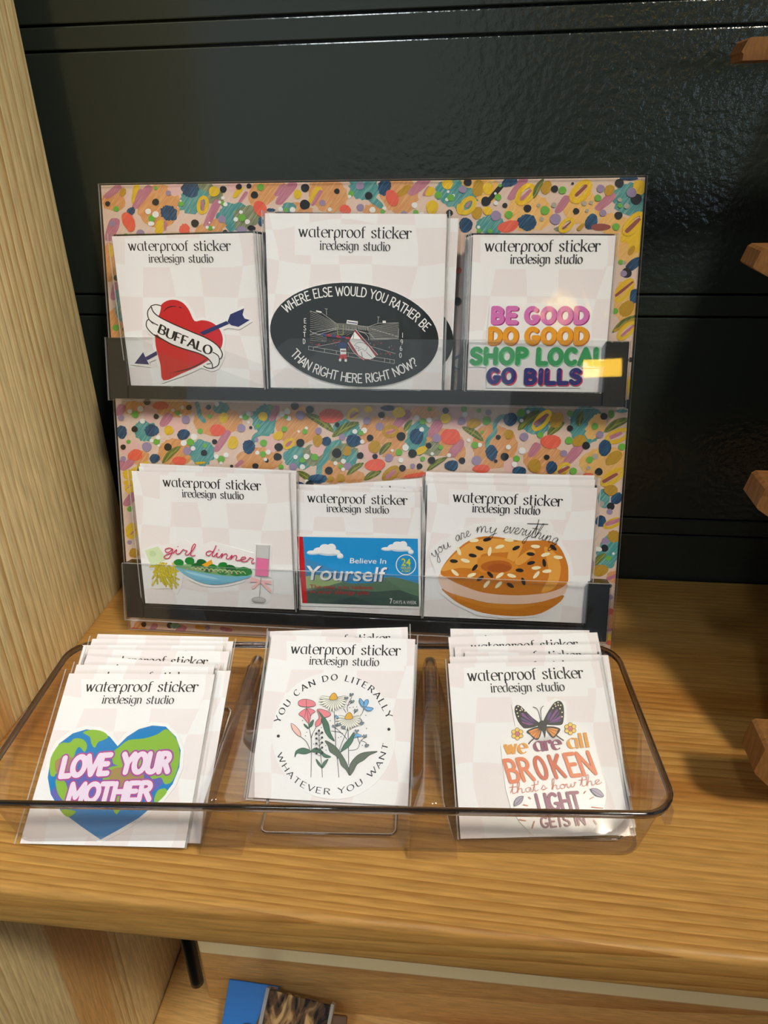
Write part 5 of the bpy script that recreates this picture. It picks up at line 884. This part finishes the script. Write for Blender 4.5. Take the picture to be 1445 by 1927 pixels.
for P_ in ([(427, 1330), (432, 1040), (430, 850), (405, 720), (395, 640)], [(430, 850), (450, 790), (490, 715)], [(300, 830), (370, 890), (415, 990)], [(568, 1330), (560, 1180), (545, 1040), (530, 900), (525, 760)], [(772, 1330), (755, 1130), (735, 1000), (730, 800), (712, 480)], [(755, 1100), (790, 960), (885, 730)], [(893, 1180), (890, 900), (885, 700)],
           [(900, 1000), (1000, 980), (1045, 880), (1120, 830)], [(1045, 880), (1100, 900), (1130, 945)], [(1000, 830), (1030, 920)], [(880, 870), (820, 800), (730, 720)], [(880, 520), (880, 450), (930, 340)], [(880, 450), (940, 400)], [(1020, 590), (1060, 540), (1080, 480)], [(960, 550), (985, 510)], [(830, 480), (860, 530)], [(680, 760), (760, 770), (820, 790)], [(1000, 580), (1050, 620), (1060, 665)]): A.line(P_, 6.5, BLK, smooth=1)
shape([(600, 880), (660, 900), (740, 960), (800, 1040), (850, 1120), (890, 1210), (905, 1310), (860, 1240), (800, 1180), (770, 1100), (700, 1040), (660, 1010), (640, 950)], gB); shape([(905, 1310), (900, 1200), (960, 1100), (1060, 1030), (1230, 1010), (1235, 1022), (1150, 1060), (1080, 1120), (1000, 1170), (950, 1260)], gB); shape([(790, 1020), (840, 920), (900, 850), (960, 775), (950, 870), (900, 950), (830, 1000)], gA)
shape([(510, 500), (570, 560), (640, 660), (670, 780), (720, 885), (650, 840), (600, 760), (560, 640)], gA); shape([(228, 1085), (240, 1010), (310, 970), (380, 980), (428, 1015), (350, 1045), (260, 1035)], gA); shape([(435, 1015), (470, 970), (540, 985), (600, 1040), (675, 1080), (600, 1085), (530, 1030)], gA)
shape([(400, 715), (415, 660), (460, 620), (445, 690)], gA); shape([(395, 735), (350, 700), (340, 670), (380, 700)], gA); shape([(565, 1220), (510, 1160), (490, 1105), (540, 1160)], gA); shape([(568, 1220), (580, 1150), (640, 1105), (610, 1170)], gA)
shape([(370, 462), (290, 450), (270, 400), (320, 368), (400, 370), (470, 400), (480, 445), (420, 462)], pk); shape([(370, 480), (290, 530), (280, 560), (330, 590), (400, 660), (430, 560), (480, 520), (440, 490)], pk); A.line([(370, 375), (372, 470)], 5, BLK); A.line([(372, 480), (400, 650)], 5, BLK); A.line([(368, 480), (350, 590)], 4, BLK); A.line([(376, 480), (425, 570)], 4, BLK)
shape([(490, 705), (485, 650), (530, 590), (500, 500), (560, 490), (640, 520), (672, 560), (620, 590), (560, 600), (550, 670)], pk); A.fill([(510, 500), (570, 560), (640, 660), (630, 700), (560, 600)], gA, smooth=1)
shape([(182, 668), (230, 690), (290, 760), (300, 828), (250, 800), (200, 740)], C_('bud', (240, 196, 184)))
def daisy(x, y, rx, ry, n):
    for k in range(n):
        q = math.radians(-12 + 204 * k / (n - 1)); f = 1 + .08 * math.sin(k * 5); e = (x + rx * f * math.cos(q), y + ry * f * math.sin(q) * (1 if math.sin(q) > 0 else .5)); s0 = (x + 30 * math.cos(q), y + 20 * math.sin(q) + 10)
        A.line([s0, ((s0[0] + e[0]) / 2, (s0[1] + e[1]) / 2), e], 32, BLK, smooth=1, taper=.35); A.line([s0, ((s0[0] + e[0]) / 2, (s0[1] + e[1]) / 2), e], 24, pal, smooth=1, taper=.35)
    A.fill([(x - 50, y + 15), (x - 25, y - 40), (x + 10, y - 62), (x + 38, y - 35), (x + 48, y + 10), (x, y + 28)], yl, smooth=1); A.line([(x - 50, y + 15), (x - 25, y - 40), (x + 10, y - 62), (x + 38, y - 35), (x + 48, y + 10), (x, y + 28)], 5, BLK, True, smooth=1)
daisy(705, 350, 170, 165, 17); daisy(895, 590, 150, 150, 17)
shape([(1078, 465), (1035, 420), (1030, 355), (1070, 390), (1085, 440)], bl_); shape([(1082, 462), (1090, 390), (1130, 370), (1138, 410), (1105, 460)], bl_); shape([(1088, 465), (1150, 465), (1198, 480), (1160, 510), (1110, 500)], bl_); shape([(995, 830), (960, 850), (960, 830), (990, 785), (1020, 800), (1050, 810), (1040, 830)], bl_, 4); shape([(730, 560), (770, 590), (740, 600)], bl_, 4)
for i in range(5):
    for sx in (-1, 1): y = 790 + i * 62; A.line([(530, y + 30), (530 + sx * 32, y - (10 if sx > 0 else 0))], 5, BLK); A.ell(530 + sx * 35, y - (12 if sx > 0 else 0), 14, 14, 0, BLK)
A.ell(526, 755, 13, 15, 0, BLK)
for x, y in ((930, 310), (865, 355), (940, 395), (985, 505), (1060, 665), (1095, 820), (1120, 940), (995, 760), (830, 715), (770, 680), (715, 700)): shape([(x, y + 16), (x - 24, y - 4), (x - 14, y - 18), (x, y - 6), (x + 14, y - 18), (x + 24, y - 4)], C_('bud_grey', (120, 140, 150)), 4)
for x, y in ((325, 630), (375, 775), (360, 820), (460, 920), (610, 940), (615, 995), (665, 632), (768, 840), (798, 830), (908, 470), (950, 465), (992, 462), (1105, 565), (1115, 728), (1062, 937), (557, 718)): A.ell(x, y, 6, 6, 0, BLK, n=8)
A.flush()

# ---- butterfly
A = start('TR', (930, 1300, 6.568))
A.border([[(255, 180), (330, 190), (560, 300), (600, 230), (760, 130), (850, 150), (860, 430), (780, 600), (420, 600), (300, 450)], [(120, 680), (230, 480), (1000, 420), (1180, 560), (1290, 1020), (1330, 1130), (1340, 1300), (1300, 1560), (1200, 1700), (500, 1760), (350, 1600), (240, 1420), (180, 1200)]], 42, M_WHITE); base = under(A)
A.part('butterfly_print', base); PU, PU2, OG = C_('wing_purple', (88, 56, 122)), C_('wing_mauve', (124, 66, 132)), C_('wing_orange', (232, 146, 44))
A.fill([(560, 400), (470, 330), (380, 240), (320, 185), (270, 180), (250, 230), (265, 310), (300, 390), (350, 450), (380, 465), (470, 455), (540, 430)], BLK, smooth=1, n=4); A.fill([(600, 400), (640, 300), (700, 200), (750, 140), (810, 125), (850, 170), (862, 260), (855, 370), (830, 420), (740, 425), (650, 420)], BLK, smooth=1, n=4)
for P_, m_ in (([(520, 400), (480, 350), (390, 275), (385, 265), (440, 350)], PU), ([(500, 400), (430, 350), (360, 275), (330, 275), (345, 310), (440, 370)], PU2), ([(480, 405), (400, 360), (330, 325), (330, 355), (420, 395)], PU), ([(500, 412), (400, 395), (335, 372), (350, 400), (430, 425)], PU2), ([(650, 350), (665, 290), (720, 225), (700, 300), (668, 370)], PU), ([(680, 370), (715, 300), (770, 225), (790, 245), (740, 310), (700, 370)], PU2), ([(700, 375), (740, 330), (800, 262), (800, 290), (740, 355)], PU), ([(660, 400), (760, 345), (825, 300), (830, 335), (780, 365)], PU2), ([(670, 405), (760, 375), (830, 350), (820, 375), (740, 395)], PU)): A.fill(P_, m_)
for x, y in ((295, 195), (275, 230), (285, 275), (297, 315), (380, 250), (345, 235), (320, 243), (335, 215), (788, 145), (822, 178), (838, 265), (725, 215), (760, 190), (750, 165), (812, 220), (838, 320), (790, 178)): A.ell(x, y, 9, 9, 0, SW, n=8, bump=False)
A.d += A.inc
A.fill([(575, 450), (500, 450), (410, 490), (402, 520), (440, 545), (500, 600), (545, 600), (580, 520)], BLK, smooth=1, n=4); A.fill([(620, 445), (720, 440), (800, 460), (815, 490), (770, 550), (730, 585), (690, 560), (640, 490)], BLK, smooth=1, n=4)
A.fill([(570, 465), (500, 470), (425, 500), (450, 540), (515, 590), (545, 580), (565, 520)], OG); A.fill([(635, 460), (720, 460), (790, 475), (760, 540), (725, 570), (690, 540), (650, 490)], OG)
for q in ((425, 530), (460, 545), (490, 575), (520, 590)): A.line([(570, 465), q], 5, BLK, caps=False)
for q in ((780, 500), (760, 545), (725, 570), (700, 550)): A.line([(638, 460), q], 5, BLK, caps=False)
A.line([(490, 590), (450, 625), (425, 655)], 16, BLK, smooth=1); A.line([(760, 545), (820, 590), (855, 612)], 14, BLK, smooth=1)
A.fill([(540, 410), (575, 370), (610, 370), (650, 410), (640, 470), (630, 570), (620, 575), (595, 500), (545, 460)], BLK, smooth=1, n=4); A.line([(575, 380), (550, 270), (520, 215), (480, 200)], 7, BLK, smooth=1); A.line([(585, 375), (575, 260), (590, 205), (610, 188)], 7, BLK, smooth=1)
A.part('daisies_print', base)
for x, y in ((285, 533), (940, 468)):
    for k in range(6):
        q = k * PI / 3 + .5; A.ell(x + 50 * math.cos(q), y + 50 * math.sin(q), 29, 29, 0, BLK, bump=False); A.ell(x + 50 * math.cos(q), y + 50 * math.sin(q), 24, 24, 0, C_('daisy_yellow', (240, 200, 84)))
    A.ell(x, y, 32, 32, 0, BLK); A.ell(x, y, 27, 27, 0, C_('daisy_pink', (216, 118, 128))); A.ell(x - 9, y - 8, 3, 3, 0, BLK, n=6); A.ell(x + 9, y - 8, 3, 3, 0, BLK, n=6); A.line([(x - 11, y + 5), (x, y + 13), (x + 11, y + 5)], 3.5, BLK, smooth=1)
A.part('lettering', base); MU, PLM, RS = C_('mustard', (222, 152, 30)), C_('plum', (134, 50, 92)), C_('rust', (204, 92, 40)); NB2 = (.02, .10, .3)
L2 = dict(LOW); L2['l'] = (.24, 'L .12 0 .12 .74;L .04 .0 .2 0;L .04 .7 .12 .74')
A.text('we', [(135, 785), (410, 768)], 165, MU, L2, nib=NB2); A.text('are', [(500, 745), (830, 720)], 160, PLM, L2, nib=NB2); A.text('all', [(915, 712), (1190, 690)], 165, MU, L2, nib=NB2)
for t, x0, x1, c in (('BR', 150, 510, (222, 118, 68)), ('O', 525, 690, (200, 82, 30)), ('K', 720, 890, (200, 82, 30)), ('EN', 905, 1280, (222, 116, 60))): A.text(t, [(x0 + 30, 1128 - (x0 - 150) * .098), (x1, 1128 - (x1 - 150) * .098)], 265, C_('brick' + str(c[1]), c), CAP, half=.062, slant=-.14)
A.text("that's", [(205, 1270), (430, 1250), (655, 1215)], 125, RS, SCR, half=.022, slant=0, capsh=.8); A.text('how', [(715, 1222), (870, 1205), (1020, 1180)], 125, RS, SCR, half=.022, capsh=.8); A.text('the', [(1065, 1180), (1190, 1170), (1330, 1145)], 125, RS, SCR, half=.022, capsh=.8)
A.text('LIGHT', [(545, 1480), (1090, 1450)], 195, PLM, CAP, half=.07, slant=-.1); A.text('GETS IN', [(590, 1690), (1140, 1650)], 125, PLM, CAP, half=.062, slant=-.05)
A.part('leaves_print', base); LV = C_('leaf_lilac', (150, 140, 170))
for P_ in ([(250, 1425), (255, 1360), (300, 1310), (355, 1305), (350, 1350), (320, 1395)], [(1345, 1310), (1340, 1270), (1280, 1215), (1195, 1210), (1220, 1260), (1270, 1300)]): A.fill(P_, LV, smooth=1); A.line(P_, 6, BLK, True, smooth=1)
A.line([(250, 1420), (365, 1300)], 5, BLK); A.line([(1345, 1308), (1185, 1212)], 5, BLK)
for a_, b_ in (((428, 1312), (452, 1335)), ((362, 1405), (415, 1420)), ((1115, 1265), (1130, 1240)), ((1185, 1335), (1230, 1310)), ((1205, 1435), (1345, 1450)), ((310, 1590), (390, 1605)), ((470, 1700), (500, 1610)), ((1235, 1600), (1270, 1650))): A.line([a_, b_], 26, RS, taper=.3)
A.flush()

# ------------------------------------------------------------------ clear three-compartment tray
TY = 0.0754677
tray = empty('clear_tray', Matrix.Rotation(TY, 4, 'Z')); tag(tray, 'clear plastic three-compartment tray holding sticker cards in front of the display', 'tray')
U0, U1, V0, V1, HR_ = -0.2262, 0.0718, -0.2470, -0.1365, 0.037
b0, b1, c0, c1 = -0.2195, 0.0650, -0.2400, -0.1430
def loft(name, rings, mat, parent, flip=False):
    V, F = [], []; n = len(rings[0][0])
    for pts, z in rings: V += [(x, y, z) for x, y in pts]
    for i in range(len(rings) - 1):
        for k in range(n): F.append((i * n + k, i * n + (k + 1) % n, (i + 1) * n + (k + 1) % n, (i + 1) * n + k))
    return mesh_obj(name, V, F, [mat], parent, smooth=True)
loft('outer_wall', [(rrect(b0 + .003, b1 - .003, c0 + .003, c1 - .003, .008), .0004), (rrect(b0 + .0008, b1 - .0008, c0 + .0008, c1 - .0008, .009), .0015), (rrect(b0, b1, c0, c1, .010), .004), (rrect(U0 + .001, U1 - .001, V0 + .001, V1 - .001, .013), HR_ - .001)], M_TRAY, tray)
loft('rim', [(rrect(U0 + .0012, U1 - .0012, V0 + .0012, V1 - .0012, .0128), HR_ - .003), (rrect(U0 - .0007, U1 + .0007, V0 - .0007, V1 + .0007, .0147), HR_ - .003), (rrect(U0 - .001, U1 + .001, V0 - .001, V1 + .001, .015), HR_ - .0006), (rrect(U0 - .0004, U1 + .0004, V0 - .0004, V1 + .0004, .0144), HR_),
                     (rrect(U0 + .0010, U1 - .0010, V0 + .0010, V1 - .0010, .013), HR_), (rrect(U0 + .0015, U1 - .0015, V0 + .0015, V1 - .0015, .0125), HR_ - .0006), (rrect(U0 + .0012, U1 - .0012, V0 + .0012, V1 - .0012, .0128), HR_ - .003)], M_RIM, tray)
CMP = [(b0 + .002, -0.1318), (-0.1124, -0.0385), (-0.0173, b1 - .002)]
for x0, x1 in CMP:
    fl_ = link('compartment_floor', None, tray); fl_.empty_display_size = .01
    q = rrect(x0, x1, c0 + .002, c1 - .002, .006); mesh_obj('floor_sheet', [(x, y, .0016) for x, y in q], [tuple(range(len(q)))], [M_TRAY], fl_)
    q = rrect(x0 + .006, x1 - .006, c0 + .008, c1 - .008, .003, 4); tube('floor_ridge', [(x, y, .0022) for x, y in q], .0007, M_RIM, fl_, closed=True, n=6)
for uc, g in ((-0.1221, .0097), (-0.0279, .0106)):
    prof = [(-g, .0016), (-g * .45, HR_ - .009)] + [(-.0042 * math.cos(PI * k / 8), HR_ - .006 + .0040 * math.sin(PI * k / 8)) for k in range(9)] + [(g * .45, HR_ - .009), (g, .0016)]
    ys = [(V0 + .0035, 1), (V0 + .010, 1), (V1 - .016, 1), (V1 - .0145, .97), (V1 - .006, .93)]
    V, F = [], []; n = len(prof)
    for y, f in ys:
        V += [(uc + x * (1 if f == 1 else .8), y, .0016 + (z - .0016) * f) for x, z in prof]
    for i in range(len(ys) - 1):
        for k in range(n - 1): F.append((i * n + k, (i + 1) * n + k, (i + 1) * n + k + 1, i * n + k + 1))
    F += [tuple(range(n)), tuple(range(len(V) - 1, len(V) - n - 1, -1))]
    mesh_obj('divider', V, F, [M_TRAY], tray, smooth=True)
box('corner_tab', U1 - .004, U1 - .001, V0 + .003, V0 + .008, HR_ - .011, HR_ - .0022, M_TRAY, tray, bevel=.0006)
